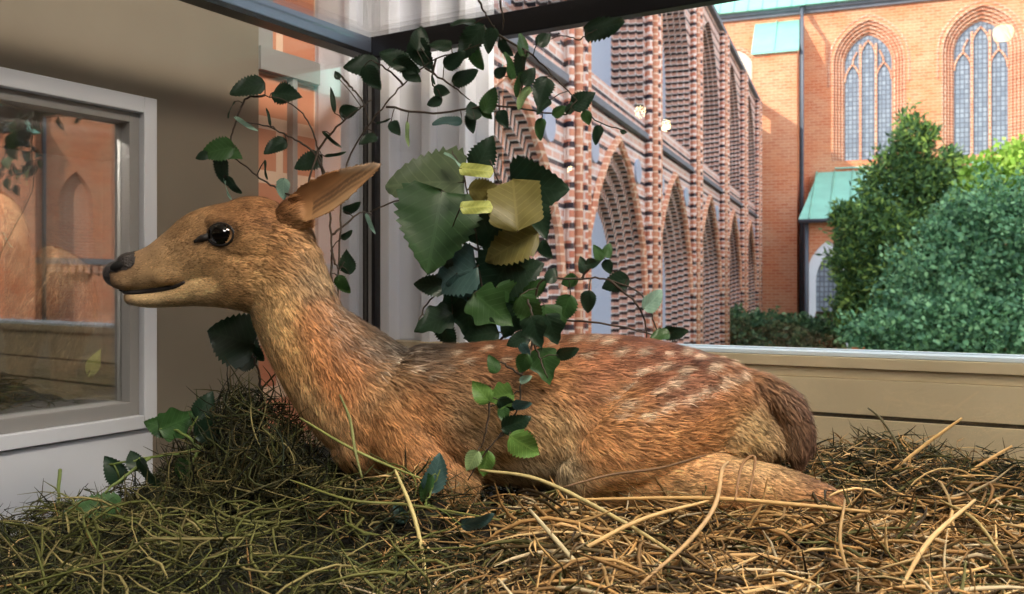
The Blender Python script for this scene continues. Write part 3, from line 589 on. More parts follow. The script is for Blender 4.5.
def strands(cx, cy, cz_, length, width, ang, elev, curl, col, seg=6, flat=0.45):
    """many bent blades at once; returns V, F, colours"""
    n = len(cx); t = np.linspace(-.5, .5, seg+1)[None, :]
    th = ang[:, None]+curl[:, None]*t*2; dl = length[:, None]/seg
    hx = np.cos(th)*dl; hy = np.sin(th)*dl; el = elev[:, None]+rng.normal(size=(n, 1))*1.1*t
    X = np.cumsum(hx*np.cos(el), 1); Y = np.cumsum(hy*np.cos(el), 1); Z = np.cumsum(np.sin(el)*dl*np.ones_like(th), 1)
    X += (cx-X.mean(1))[:, None]; Y += (cy-Y.mean(1))[:, None]; Z += (cz_-Z.mean(1))[:, None]
    P = np.stack([X, Y, Z], -1); T = np.gradient(P, axis=1); T /= np.linalg.norm(T, axis=2)[..., None]+1e-9
    up = rng.normal(size=(n, 1, 3)); S = np.cross(T, up); S /= np.linalg.norm(S, axis=2)[..., None]+1e-9; N = np.cross(S, T)
    w = width[:, None]*(1-0.75*np.abs(t*2)**3); w = w[..., None]
    ring_ = np.stack([P+S*w*.5, P+N*w*flat*.5, P-S*w*.5, P-N*w*flat*.5], 2)   # n, seg+1, 4, 3
    V = ring_.reshape(-1, 3); base = np.arange(n)[:, None, None]*(seg+1)*4
    i = np.arange(seg)[None, :, None]; j = np.arange(4)[None, None, :]
    a_ = base+i*4+j; b_ = base+i*4+(j+1) % 4; Fc = np.stack([a_, b_, b_+4, a_+4], -1).reshape(-1, 4)
    C = np.repeat(col, (seg+1)*4, 0)
    return V, Fc, C
def palette(cols, k): 
    c = np.array([[lin(v) for v in q] for q in cols]); return c[rng.integers(0, len(c), k)]*(0.5+0.85*rng.random((k, 1)))
GREEN = [(62, 62, 36), (84, 82, 48), (44, 48, 30), (112, 104, 68), (30, 34, 22), (68, 66, 44), (46, 54, 40), (24, 26, 18), (38, 38, 24), (70, 76, 44)]  # green blades, darkened to hold the left side's shade and black gaps
STRAW = [(204, 166, 110), (180, 140, 88), (220, 188, 134), (146, 112, 70), (186, 150, 102), (118, 92, 60), (98, 96, 58), (198, 180, 146), (72, 58, 40), (88, 74, 48)]
DARKS = [(66, 62, 34), (48, 50, 30), (92, 80, 48), (80, 84, 50)]
def bed(n, px0, px1, y0, y1, lay, lrange, wrange, curlr, elevr, cfun, lift=0.0):
    px = rng.uniform(px0, px1, n); y = rng.uniform(y0, y1, n); x = (px-CX)/F*y
    k = inside_case(x, y); px, x, y = px[k], x[k], y[k]; n = len(x)
    z = hay_height(x, y)-rng.random(n)*lay+lift
    L_ = rng.uniform(*lrange, n); w = rng.uniform(*wrange, n)
    return strands(x, y, z, L_, w, rng.uniform(0, 2*PI, n), rng.normal(size=n)*elevr, rng.normal(size=n)*curlr, cfun(px, y, n))
def mixcol(px, y, n):
    f = np.clip((px-300)/260, 0.03, .95); f = f*np.clip((1.02-y)/.16, .30, 1); pick = rng.random(n) < f
    return np.where(pick[:, None], palette(STRAW, n), palette(GREEN, n))
def merge(parts):
    V, Fc, C = [], [], []; k = 0
    for v, f, c in parts: V.append(v); Fc.append(f+k); C.append(c); k += len(v)
    return np.vstack(V), np.vstack(Fc), np.vstack(C)
# litter bed under the blades, shade of the gaps put into its dark colour
gx = np.linspace(-0.02, 1, 90); bedm = MB(); grid = []
for b in np.linspace(0.012, LB-0.012, 70):
    row = []
    for a_ in np.linspace(0.012, LA-0.012, 100):
        p = cas(a_, b); row.append((p.x, p.y, float(hay_height(p.x, max(p.y, .2)))-0.020))
    grid.append(row)
bedm.sheet(grid); lo_ = [[cas(a_, b, ZB) for a_ in (0.012, LA-0.012)] for b in (0.012, LB-0.012)]
hb = bedm.obj('hay_litter_bed', M['litter_shade'], smooth=True); tag(hb, 'crumbled litter under the hay in the display case, gap shade put into its dark colour', 'litter', kind='stuff')
V, Fc, C = merge([
    bed(6000, -60, 480, .50, 1.16, .022, (.03, .10), (.0008, .0021), 2.3, .34, mixcol),
    bed(3600, 380, 1080, .42, 1.16, .022, (.03, .11), (.0015, .0032), .9, .24, mixcol),
    bed(260, 20, 420, .62, .95, .004, (.06, .16), (.0020, .0032), 1.6, .3, lambda p, y, n: palette([(108, 108, 62), (88, 92, 48), (132, 122, 80)], n), .006),
    bed(1300, 760, 1080, .90, 1.14, .012, (.03, .09), (.0010, .0024), 1.3, .30, lambda p, y, n: palette(GREEN+STRAW, n), .006),
    bed(1500, 520, 1080, .45, .90, .008, (.05, .15), (.0022, .0040), .7, .17, lambda p, y, n: palette(STRAW, n), .004)])
tag(np_obj('hay', V, Fc, C, M['hay']), 'tangled green and golden hay covering the floor of the display case', 'hay', kind='stuff')
# springy grass tangle rising under the fawn's head at the left
n = 1500; px = rng.normal(262, 55, n); yy = rng.uniform(.86, 1.06, n); xx = (px-CX)/F*yy; zz = hay_height(xx, yy)+rng.random(n)**1.6*0.075*np.exp(-((px-250)/70)**2)-.01
k = inside_case(xx, yy); xx, yy, zz, px = xx[k], yy[k], zz[k], px[k]; n = len(xx)
V, Fc, C = strands(xx, yy, zz, rng.uniform(.04, .12, n), rng.uniform(.0009, .0024, n), rng.uniform(0, 2*PI, n), rng.normal(size=n)*.7, rng.normal(size=n)*2.0, palette(GREEN+DARKS, n), seg=8)
tag(np_obj('grass_tangle', V, Fc, C, M['hay']), 'dark green curled grass tangle heaped under the head of the fawn', 'grass', kind='stuff')
# long single straws
STR = [[(893, 470, .93), (925, 445, .93), (962, 418, .92)], [(905, 470, .95), (895, 440, .98), (880, 418, 1.0), (868, 408, 1.02)], [(960, 478, .95), (985, 462, .95), (1012, 446, .95)],
       [(460, 594, .70), (560, 560, .72), (640, 520, .74), (712, 500, .78)], [(560, 500, .80), (700, 498, .78), (800, 505, .76), (870, 512, .75)], [(395, 470, .80), (410, 505, .78), (420, 540, .76), (428, 590, .72)],
       [(340, 395, .84), (350, 420, .82), (355, 450, .8), (362, 478, .79)], [(300, 418, .86), (345, 445, .83), (380, 462, .82), (420, 478, .80)], [(290, 480, .82), (350, 500, .80), (410, 505, .80), (500, 520, .78)],
       [(640, 585, .66), (690, 540, .69), (715, 505, .74), (722, 470, .80), (728, 462, .82)], [(850, 580, .66), (840, 540, .70), (845, 500, .76)], [(735, 500, .77), (742, 465, .83), (755, 458, .84), (748, 500, .8)],
       [(900, 590, .64), (930, 540, .68), (975, 500, .74)], [(1005, 560, .68), (975, 520, .72), (940, 500, .75)], [(480, 470, .82), (540, 480, .80), (620, 520, .76), (700, 570, .7)], [(600, 590, .66), (560, 545, .7), (530, 510, .74)],
       [(560, 488, .83), (610, 475, .84), (660, 468, .84), (706, 455, .845)]]
SC = [(214, 176, 116), (92, 84, 52), (206, 166, 108), (214, 178, 120), (200, 160, 100), (196, 180, 120), (120, 124, 70), (140, 144, 80), (110, 112, 54), (196, 160, 112), (170, 136, 84), (146, 108, 70), (212, 176, 120), (160, 140, 88), (188, 170, 116), (206, 190, 150), (120, 90, 60)]
SL = ['thick pale straw sticking up at the right in front of the panelling', 'thin dark curved stalk arching up near the panelling', 'short golden straw leaning at the far right', 'long straw running up from the bottom centre to the hind leg', 'long flat straw lying along the front of the hind leg',
      'pale straw hanging down below the chest of the fawn', 'green blade hanging straight down over the chest of the fawn', 'olive blade slanting across the chest of the fawn', 'long dark green stalk lying across the hay at left centre', 'straw rising from the bottom and bending over the hind leg', 'brown straw upright at the bottom right',
      'brown straw looped over the shin of the fawn', 'golden straw slanting up at the bottom right', 'dull straw slanting down at the lower right', 'pale straw slanting from the belly down to the bottom', 'whitish straw slanting at the bottom centre', 'thin brown stalk lying up against the hind leg']
for pts, c, lb in zip(STR, SC, SL):
    q = crom([list(W(*p)) for p in pts], 6); q[:, 2] = np.maximum(q[:, 2], -.24); m_ = MB(); nn = len(q)
    wdt = .0020 if c[0] > 180 else .0015
    m_.tube(q, [wdt*(.55+.45*math.sin(PI*(i+.6)/(nn+.2))) for i in range(nn)], 6)
    o = m_.obj('straw', mat('straw_stalk', rgb(*c), .6, noise=.2, nscale=60), None, True); tag(o, lb, 'straw', 'long single straws in the hay')

# ------------------------------------------------------------------ the fawn
D = 0.95; U = D/F
def FP(px, py, dy): return np.array([(px-CX)*U, D+dy*U, (HY-py)*U])
def loft(mb, rows, n=5, seg=20):
    """rows: px, py, dy, r in the picture plane, r in depth"""
    Q = crom(rows, n); P = np.array([FP(q[0], q[1], q[2]) for q in Q]); T = np.gradient(P, axis=0)
    Rr = np.abs(Q[:, 3])*U; Ry = np.abs(Q[:, 4])*U
    # rounded end caps
    def cap(i, sgn):
        t = T[i]/np.linalg.norm(T[i]); r = min(Rr[i], Ry[i]); out = []
        for a_ in (30, 60, 85): out.append((P[i]+sgn*t*r*math.sin(R(a_)), T[i], Rr[i]*math.cos(R(a_)), Ry[i]*math.cos(R(a_))))
        return out
    rows_ = cap(0, -1)[::-1]+[(P[i], T[i], Rr[i], Ry[i]) for i in range(len(P))]+cap(len(P)-1, 1)
    k = len(mb.v)
    for p, t, r, ry in rows_:
        t = t/np.linalg.norm(t); s = np.array([0, 1., 0]); s = s-t*s.dot(t); s /= np.linalg.norm(s); u = np.cross(t, s)
        for j in range(seg):
            w = 2*PI*j/seg; mb.v.append(tuple(p+u*r*math.cos(w)+s*ry*math.sin(w)))
    m_ = len(rows_)
    for i in range(m_-1):
        for j in range(seg): mb.f.append((k+i*seg+j, k+i*seg+(j+1) % seg, k+(i+1)*seg+(j+1) % seg, k+(i+1)*seg+j))
    mb.f.append(tuple(k+j for j in range(seg))[::-1]); mb.f.append(tuple(k+(m_-1)*seg+j for j in range(seg)))
def ball(mb, px, py, dy, rx, rz, ry, rot=0):
    """ellipsoid; rx along angle rot in the picture plane"""
    k = len(mb.v); n, s = 12, 16; c = FP(px, py, dy)
    for i in range(n+1):
        la = -PI/2+PI*i/n
        for j in range(s):
            lo__ = 2*PI*j/s; e = (math.cos(la)*math.cos(lo__)*rx, math.cos(la)*math.sin(lo__)*ry, math.sin(la)*rz)
            x = e[0]*math.cos(R(rot))-e[2]*math.sin(R(rot)); z = e[0]*math.sin(R(rot))+e[2]*math.cos(R(rot))
            mb.v.append((c[0]+x*U, c[1]+e[1]*U, c[2]+z*U))
    for i in range(n):
        for j in range(s): mb.f.append((k+i*s+j, k+i*s+(j+1) % s, k+(i+1)*s+(j+1) % s, k+(i+1)*s+j))
B = MB()
# trunk
loft(B, [(372, 432, 0, 44, 44), (405, 418, 0, 66, 54), (450, 412, 0, 66, 62), (510, 412, 0, 71, 69), (570, 412, 0, 76, 74), (630, 412, 0, 74, 72), (685, 416, 0, 66, 66), (728, 426, 0, 54, 54), (748, 434, 0, 38, 42)])
# neck
loft(B, [(276, 262, 0, 44, 32), (288, 292, 0, 43, 31), (306, 332, 0, 44, 34), (340, 372, 0, 55, 40), (378, 405, 0, 62, 48), (420, 420, 0, 58, 50)])
# skull, cheek, muzzle, lower jaw
ball(B, 252, 240, 0, 46, 44, 36); ball(B, 278, 246, 0, 36, 40, 32); ball(B, 250, 272, 0, 44, 40, 33)
loft(B, [(250, 246, 0, 48, 33), (225, 247, 0, 44, 31), (203, 251, 0, 41, 27), (180, 259, 0, 32, 23), (157, 267, 0, 23.5, 20), (137, 272, 0, 20, 18), (124, 274, 0, 17, 16), (117, 274, 0, 13, 13)])
loft(B, [(250, 280, 0, 34, 30), (222, 284, 0, 25, 24), (195, 290, 0, 17, 19), (170, 297, 0, 10.5, 15), (148, 299.5, 0, 8.5, 13), (131, 298, 0, 7, 10)])
for s in (-1, 1):
    ball(B, 231, 227, s*22, 20, 11, 9, -8)       # brow
    ball(B, 250, 264, s*24, 24, 14, 9, 10)       # cheekbone
    ball(B, 176, 272, s*15, 22, 13, 7, 10)        # upper lip pad
    ball(B, 128, 281, s*9, 14, 9, 9, 5)           # lip below the nostril
    ball(B, 132, 262, s*8, 12, 9, 10, 15)         # nostril wing
# ears: cupped shells
def ear(mb, base, tip, wid, dy0, dy1, face, th=3.2):
    base = np.array(base, float); tip = np.array(tip, float); nr, nc = 16, 11; ax = tip-base; Ln = np.linalg.norm(ax); ax /= Ln; pp = np.array([-ax[1], ax[0]])
    F_, Bk = [], []
    for i in range(nr):
        t = i/(nr-1); w = wid*(math.sin(PI*min(1, (t*0.86+0.14))**0.85)**0.8)*(1-0.25*t)+1.2; a_, b_ = [], []
        for j in range(nc):
            s = -1+2*j/(nc-1); cup = (s*s)*w*0.55*face*(1-.25*t); bend = -5*math.sin(PI*t)*0
            c = base+ax*Ln*t+pp*w*s*0.93+pp*bend; dy = dy0+(dy1-dy0)*t+cup
            a_.append(FP(c[0], c[1], dy)); tt = th*(1-abs(s)**3*.6); b_.append(FP(c[0], c[1], dy-tt*face*1.4))
        F_.append(a_); Bk.append(b_)
    k = len(mb.v)
    for g_ in (F_, Bk):
        for r in g_: mb.v += [tuple(p) for p in r]
    N_ = nr*nc
    def q(i, j, s): return k+s*N_+i*nc+j
    for i in range(nr-1):
        for j in range(nc-1):
            mb.f.append((q(i, j, 0), q(i, j+1, 0), q(i+1, j+1, 0), q(i+1, j, 0))); mb.f.append((q(i, j, 1), q(i+1, j, 1), q(i+1, j+1, 1), q(i, j+1, 1)))
        mb.f.append((q(i, 0, 0), q(i+1, 0, 0), q(i+1, 0, 1), q(i, 0, 1))); mb.f.append((q(i, nc-1, 0), q(i, nc-1, 1), q(i+1, nc-1, 1), q(i+1, nc-1, 0)))
    for j in range(nc-1):
        mb.f.append((q(0, j, 0), q(0, j, 1), q(0, j+1, 1), q(0, j+1, 0))); mb.f.append((q(nr-1, j, 0), q(nr-1, j+1, 0), q(nr-1, j+1, 1), q(nr-1, j, 1)))
ear(B, (298, 215), (386, 167), 20.5, -20, -30, -1)
ear(B, (292, 212), (362, 176), 13, 18, 28, 1)
ball(B, 296, 218, -14, 18, 17, 14, 25); ball(B, 294, 220, 12, 16, 15, 13, 25)
# hind legs (near side dy < 0, far side dy > 0)
for s in (-1, 1):
    loft(B, [(718, 396, s*24, 40, 30), (680, 406, s*42, 48, 34), (644, 422, s*54, 52, 34), (608, 442, s*60, 42, 30), (580, 460, s*56, 27, 24)])
    loft(B, [(574, 462, s*52, 25, 22), (620, 463, s*58, 29, 22), (670, 466, s*62, 29, 21), (720, 472, s*62, 26, 18), (765, 479, s*62, 23, 16), (806, 490, s*62, 17, 13)])
    loft(B, [(808, 496, s*62, 11, 11), (760, 506, s*70, 9, 9), (690, 510, s*76, 9, 9), (640, 512, s*78, 11, 10)])
    # shoulder, folded foreleg
    loft(B, [(400, 385, s*30, 28, 16), (408, 420, s*38, 36, 22), (430, 455, s*42, 30, 22), (462, 476, s*42, 18, 16)])
    loft(B, [(462, 478, s*46, 15, 14), (420, 492, s*50, 14, 13), (370, 498, s*50, 11, 11)])
    loft(B, [(372, 500, s*52, 9, 9), (420, 508, s*54, 8, 8), (455, 510, s*54, 9, 9)])
# tail
loft(B, [(738, 386, -4, 18, 18), (761, 388, -16, 14, 14), (780, 404, -24, 15, 14), (788, 428, -26, 15, 13), (789, 448, -26, 12, 10), (789, 460, -26, 6, 5)])
tmp = B.obj('tmp', M['fur'])
md = tmp.modifiers.new('r', 'REMESH'); md.mode = 'VOXEL'; md.voxel_size = 0.0021; md.use_smooth_shade = True
ms_ = tmp.modifiers.new('s', 'SMOOTH'); ms_.factor = 0.5; ms_.iterations = 7
dg = bpy.context.evaluated_depsgraph_get(); dg.update()
body_me = bpy.data.meshes.new_from_object(tmp.evaluated_get(dg)); bpy.data.objects.remove(tmp)
nv_ = len(body_me.vertices); co = np.empty(nv_*3, np.float32); body_me.vertices.foreach_get('co', co); co = co.reshape(-1, 3)
def to_px(P): return CX+P[:, 0]/U, HY-P[:, 2]/U, (P[:, 1]-D)/U      # photo frame of the fawn's own plane
# coat colours (the coat's own pattern)
CA_ = [(112, 285, 120, 88, 62), (130, 262, 150, 112, 78), (150, 250, 146, 112, 82), (190, 225, 158, 116, 76), (170, 270, 186, 142, 96), (150, 303, 196, 160, 116), (200, 305, 212, 172, 122), (240, 205, 150, 102, 62), (275, 205, 142, 92, 52), (250, 260, 184, 134, 84), (230, 285, 196, 148, 96), (270, 300, 190, 144, 92),
       (300, 250, 176, 124, 76), (320, 262, 150, 122, 92), (262, 330, 206, 164, 110), (285, 350, 196, 142, 84), (300, 400, 196, 148, 96), (320, 430, 186, 136, 88), (330, 320, 178, 112, 60), (350, 360, 176, 110, 58), (345, 305, 120, 88, 62), (372, 330, 104, 80, 62), (400, 345, 82, 62, 50), (425, 352, 96, 72, 58), (390, 375, 160, 116, 76),
       (400, 420, 178, 118, 66), (440, 440, 180, 118, 68), (420, 400, 168, 110, 62), (460, 380, 134, 96, 64), (480, 350, 124, 76, 48), (520, 342, 134, 80, 50), (560, 338, 140, 84, 54), (470, 410, 146, 112, 78), (500, 430, 160, 122, 84), (510, 390, 150, 106, 68), (545, 370, 168, 112, 66), (540, 420, 178, 138, 94), (555, 460, 160, 138, 110), (520, 470, 158, 134, 104),
       (580, 360, 150, 92, 60), (600, 345, 138, 82, 56), (640, 345, 128, 72, 50), (680, 355, 120, 68, 50), (720, 362, 126, 76, 54), (750, 375, 140, 96, 66), (640, 375, 138, 84, 60), (680, 385, 140, 86, 60), (720, 385, 168, 112, 68), (610, 400, 176, 118, 70), (600, 430, 196, 132, 78), (640, 425, 190, 126, 72), (690, 415, 186, 122, 68), (600, 470, 206, 148, 92), (640, 465, 204, 144, 88), (600, 492, 208, 168, 118),
       (660, 492, 206, 166, 116), (700, 465, 202, 142, 88), (720, 440, 184, 148, 104), (740, 420, 186, 152, 106), (755, 445, 176, 144, 104), (750, 470, 196, 138, 84), (790, 488, 200, 138, 84), (815, 498, 150, 96, 60), (768, 395, 120, 84, 62), (785, 400, 78, 50, 42), (797, 430, 76, 48, 42), (790, 455, 92, 60, 48), (770, 425, 140, 104, 76), (450, 480, 170, 126, 80)]
CAx = np.array([c[:2] for c in CA_], float); CAc = np.array([[lin(v) for v in c[2:]] for c in CA_])
SP = [(598, 341, 7), (609, 350, 8), (631, 350, 7), (648, 364, 9), (627, 368, 8), (666, 367, 8), (655, 377, 9), (675, 350, 7), (688, 355, 7), (697, 363, 9), (683, 384, 9), (668, 390, 9), (700, 379, 9), (714, 374, 9), (727, 369, 8), (612, 396, 9), (628, 404, 9), (605, 405, 7), (646, 396, 9), (742, 357, 7), (758, 366, 7), (731, 354, 6), (585, 339, 6), (568, 340, 6), (706, 372, 6),
      (452, 352, 5), (480, 349, 5), (520, 345, 6), (545, 343, 5), (640, 384, 7), (615, 380, 7), (597, 388, 7), (577, 352, 6), (560, 352, 5), (720, 360, 5), (655, 352, 5), (500, 357, 4), (465, 358, 4), (396, 358, 5), (412, 366, 5), (430, 372, 5), (383, 366, 4), (445, 365, 4)]
def coat(px, py, dy, streak=None):
    d2 = (px[:, None]-CAx[None, :, 0])**2+(py[:, None]-CAx[None, :, 1])**2
    w = np.exp(-d2/(2*15.0**2))+1e-3/(d2+40); c = (w@CAc)/w.sum(1)[:, None]
    m = np.zeros(len(px))
    for (sx, sy, sr) in SP:
        ux, uy = px-sx, py-sy; a_ = ux*0.94-uy*0.34; b_ = ux*0.34+uy*0.94      # spots drawn out along the lie of the coat
        m = np.maximum(m, np.exp(-((a_/(sr*1.0))**2+(b_/(sr*0.42))**2)**1.5))
    g = c.mean(1)[:, None]; c = (c*.84+g*.16)*np.array([1.26, 1.32, 1.22])
    nz = .5*np.sin(px*.31+2*np.sin(py*.17))*np.sin(py*.27+px*.05)+.5*np.sin(px*.11-py*.19+1.7*np.sin(px*.07)); c = c*(1+.16*nz[:, None])
    c = c*(1-.62*m[:, None])+np.array([lin(232), lin(210), lin(184)])*.62*m[:, None]
    # shade inside the ear hollow put into the coat colour, pale rim
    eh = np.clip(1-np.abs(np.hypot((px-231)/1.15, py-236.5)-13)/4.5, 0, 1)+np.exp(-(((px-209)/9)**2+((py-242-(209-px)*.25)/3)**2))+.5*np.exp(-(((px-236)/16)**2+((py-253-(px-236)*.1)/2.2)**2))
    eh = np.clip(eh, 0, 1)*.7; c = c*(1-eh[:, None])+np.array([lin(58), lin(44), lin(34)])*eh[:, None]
    e = np.exp(-(((px-345)*.83-(py-192)*-.55)/30)**2-(((px-345)*.55+(py-192)*.83)/6.5)**2)
    lines = .5+.5*np.sin(((px-345)*.55+(py-192)*.83)*1.5+.6*np.sin(px*.2)); e = np.clip(e*(.5+1.2*lines), 0, 1); inner = e*(py < 232)*(px > 318)*(dy < 0); ec = np.array([lin(74), lin(54), lin(40)]); c = c*(1-.8*inner[:, None])+ec*.8*inner[:, None]
    rim = np.clip(1-np.abs((py-168)+(px-383)*.16)/5, 0, 1)*(px > 345)*(py < 185); c = c*(1-.5*rim[:, None])+np.array([.62, .48, .36])*.5*rim[:, None]
    return c
cpx_, cpy_, cdy_ = to_px(co)
bc = coat(cpx_, cpy_, cdy_)
at = body_me.attributes.new('col', 'FLOAT_COLOR', 'POINT'); c4 = np.ones((nv_, 4), np.float32); c4[:, :3] = bc*.85; at.data.foreach_set('color', c4.ravel())
body_me.materials.clear(); body_me.materials.append(M['fur'])
fawn = empty('fawn', (0.05, D, -0.235))
tag(fawn, 'spotted tan fallow fawn lying on the hay with its head raised', 'deer')
body = bpy.data.objects.new('body', body_me); COL.objects.link(body); body.parent = fawn
inv = Matrix.Translation(-fawn.location); body_me.transform(inv)
FL = np.array(fawn.location)
# fur: thin tapering strands combed along a flow field
nf = len(body_me.polygons); body_me.calc_loop_triangles(); nt_ = len(body_me.loop_triangles); tri = np.empty(nt_*3, np.int32); body_me.loop_triangles.foreach_get('vertices', tri); tri = tri.reshape(-1, 3)
A_, B_, C_ = co[tri[:, 0]], co[tri[:, 1]], co[tri[:, 2]]; cr = np.cross(B_-A_, C_-A_); ar = np.linalg.norm(cr, axis=1); nn_ = cr/(ar[:, None]+1e-12)
cr0 = cr; cen = (A_+B_+C_)/3; tx, ty, td = to_px(cen)
wgt = ar.copy(); wgt *= np.where(nn_[:, 1] > .45, .25, 1.0); wgt[ty > 515] = 0; wgt *= np.where(tx < 300, 1.7, 1.0); wgt *= np.where((tx < 138) & (ty < 272) | (tx < 116), 0.0, 1)
NS = 150000; pick = rng.choice(nt_, NS, p=wgt/wgt.sum()); r1, r2 = rng.random(NS), rng.random(NS); fl = r1+r2 > 1; r1[fl] = 1-r1[fl]; r2[fl] = 1-r2[fl]
P = A_[pick]+(B_[pick]-A_[pick])*r1[:, None]+(C_[pick]-A_[pick])*r2[:, None]; N = nn_[pick]
FLOW = [(120, 275, 0), (150, 260, 12), (180, 240, 20), (200, 215, 35), (240, 200, 5), (280, 205, -15), (180, 280, 5), (230, 300, -5), (250, 260, -5), (235, 235, 10), (290, 250, -30), (300, 215, 20), (340, 190, 33), (370, 172, 33), (320, 255, -55), (290, 300, -62), (300, 350, -68), (300, 400, -78), (340, 330, -50), (350, 400, -72), (380, 345, -30), (420, 352, -12), (400, 400, -48), (430, 440, -50), (470, 380, -28),
        (500, 345, -6), (520, 400, -35), (560, 345, -5), (560, 420, -62), (540, 460, -60), (600, 345, -8), (640, 370, 8), (680, 360, -2), (610, 400, -6), (600, 440, -28), (640, 430, -10), (690, 400, 6), (720, 380, -14), (750, 380, -48), (740, 425, -35), (700, 470, -5), (620, 475, -12), (780, 485, -12), (785, 400, -62), (797, 440, -88), (660, 490, 2)]
FX = np.array([f[:2] for f in FLOW], float); FA = np.array([R(f[2]) for f in FLOW])
sx_, sy_, sd_ = to_px(P); d2 = (sx_[:, None]-FX[None, :, 0])**2+(sy_[:, None]-FX[None, :, 1])**2; w = 1/(d2+60)**1.6; w /= w.sum(1)[:, None]
dx, dz_ = w@np.cos(FA), w@np.sin(FA); clump = 0.5*np.sin(sx_*.21+np.sin(sy_*.13)*3)+.4*np.sin(sy_*.33+sx_*.09); an_ = np.arctan2(dz_, dx)+rng.normal(size=NS)*.20+clump*.22
dr = np.stack([np.cos(an_), np.zeros(NS), np.sin(an_)], 1); dr -= N*(dr*N).sum(1)[:, None]; dr /= np.linalg.norm(dr, axis=1)[:, None]+1e-9
hsm = np.clip((sx_+(sy_-250)*.25-235)/80, 0, 1)
head = (sx_ < 275) & (sy_ < 318); earm = (sx_ > 300) & (sy_ < 225)
Ln = .0052+(.0135-.0052)*hsm; Ln = np.where(sx_ < 170, .0036, Ln); Ln = np.where(earm, .0034, Ln); Ln = np.where((sx_ > 765) & (sy_ > 385) & (sy_ < 465), .017, Ln); Ln = np.where((sx_ > 340) & (sx_ < 440) & (sy_ < 385) & (sy_ > 280), .018, Ln); Ln = np.where((sx_ > 560) & (sy_ > 440), .009, Ln); Ln = Ln*(.6+.8*rng.random(NS))
lift = .26+.12*hsm+rng.random(NS)*.18; lift = np.where(earm, .08, lift); clump_ = clump
d1 = dr+N*lift[:, None]; d1 /= np.linalg.norm(d1, axis=1)[:, None]; d2_ = dr+N*(lift*-.1)[:, None]; d2_ += rng.normal(size=(NS, 3))*.07; d2_ /= np.linalg.norm(d2_, axis=1)[:, None]
p0 = P-N*.0006; p1 = p0+d1*Ln[:, None]*.45; p2 = p1+d2_*Ln[:, None]*.55
sd = np.cross(dr, N); sd /= np.linalg.norm(sd, axis=1)[:, None]+1e-9; wd_ = ((.00042+.00026*hsm)*(.7+.6*rng.random(NS)))[:, None]
V = np.stack([p0-sd*wd_, p0+sd*wd_, p1+sd*wd_*.8, p1-sd*wd_*.8, p2], 1)-FL
Fq = (np.arange(NS)*5)[:, None]+np.array([0, 1, 2, 3])[None]; Ft = (np.arange(NS)*5)[:, None]+np.array([3, 2, 4])[None]
cc = coat(sx_, sy_, sd_)*(0.45+1.2*rng.random((NS, 1))**1.3)*(1+.28*clump[:, None]); gz = np.exp(-(((sx_-398)/42)**2+((sy_-345-(sx_-400)*.12)/17)**2))+np.exp(-(((sx_-345)/16)**2+((sy_-300)/26)**2))*.8; gr_ = np.where(rng.random(NS) < .55, .38, 1.9)[:, None]; gz = np.clip(gz, 0, 1)[:, None]*.8; cc = cc*(1-gz)+(cc.mean(1)[:, None]*np.array([1.12, 1.0, .86])*gr_)*gz
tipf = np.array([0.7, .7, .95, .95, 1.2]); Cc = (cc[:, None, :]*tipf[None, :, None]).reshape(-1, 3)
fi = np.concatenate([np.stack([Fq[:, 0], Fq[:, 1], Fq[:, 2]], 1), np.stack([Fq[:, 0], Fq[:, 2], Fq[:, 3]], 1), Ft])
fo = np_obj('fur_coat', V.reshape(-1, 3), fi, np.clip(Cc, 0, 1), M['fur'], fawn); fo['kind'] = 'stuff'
# face details placed on the surface
body_me.update(); bvh = BVHTree.FromPolygons([Vector(c) for c in co.tolist()], [tuple(t) for t in tri.tolist()])
def surf(px, py, far=False):
    x, _, z = FP(px, py, 0); h = bvh.ray_cast(Vector((x, D-.3 if not far else D+.3, z)), Vector((0, 1 if not far else -1, 0)))
    return h[0] if h[0] else Vector((x, D-.03, z))
def sph(name, c, rx, ry, rz, m, rot=0, parent=fawn):
    mb = MB(); k, s = 14, 20
    for i in range(k+1):
        la = -PI/2+PI*i/k
        for j in range(s):
            lo__ = 2*PI*j/s; e = (math.cos(la)*math.cos(lo__)*rx, math.cos(la)*math.sin(lo__)*ry, math.sin(la)*rz)
            mb.v.append((c.x+e[0]*math.cos(rot)-e[2]*math.sin(rot)-FL[0], c.y+e[1]-FL[1], c.z+e[0]*math.sin(rot)+e[2]*math.cos(rot)-FL[2]))
    for i in range(k):
        for j in range(s): mb.f.append((i*s+j, i*s+(j+1) % s, (i+1)*s+(j+1) % s, (i+1)*s+j))
    return mb.obj(name, m, parent, True)
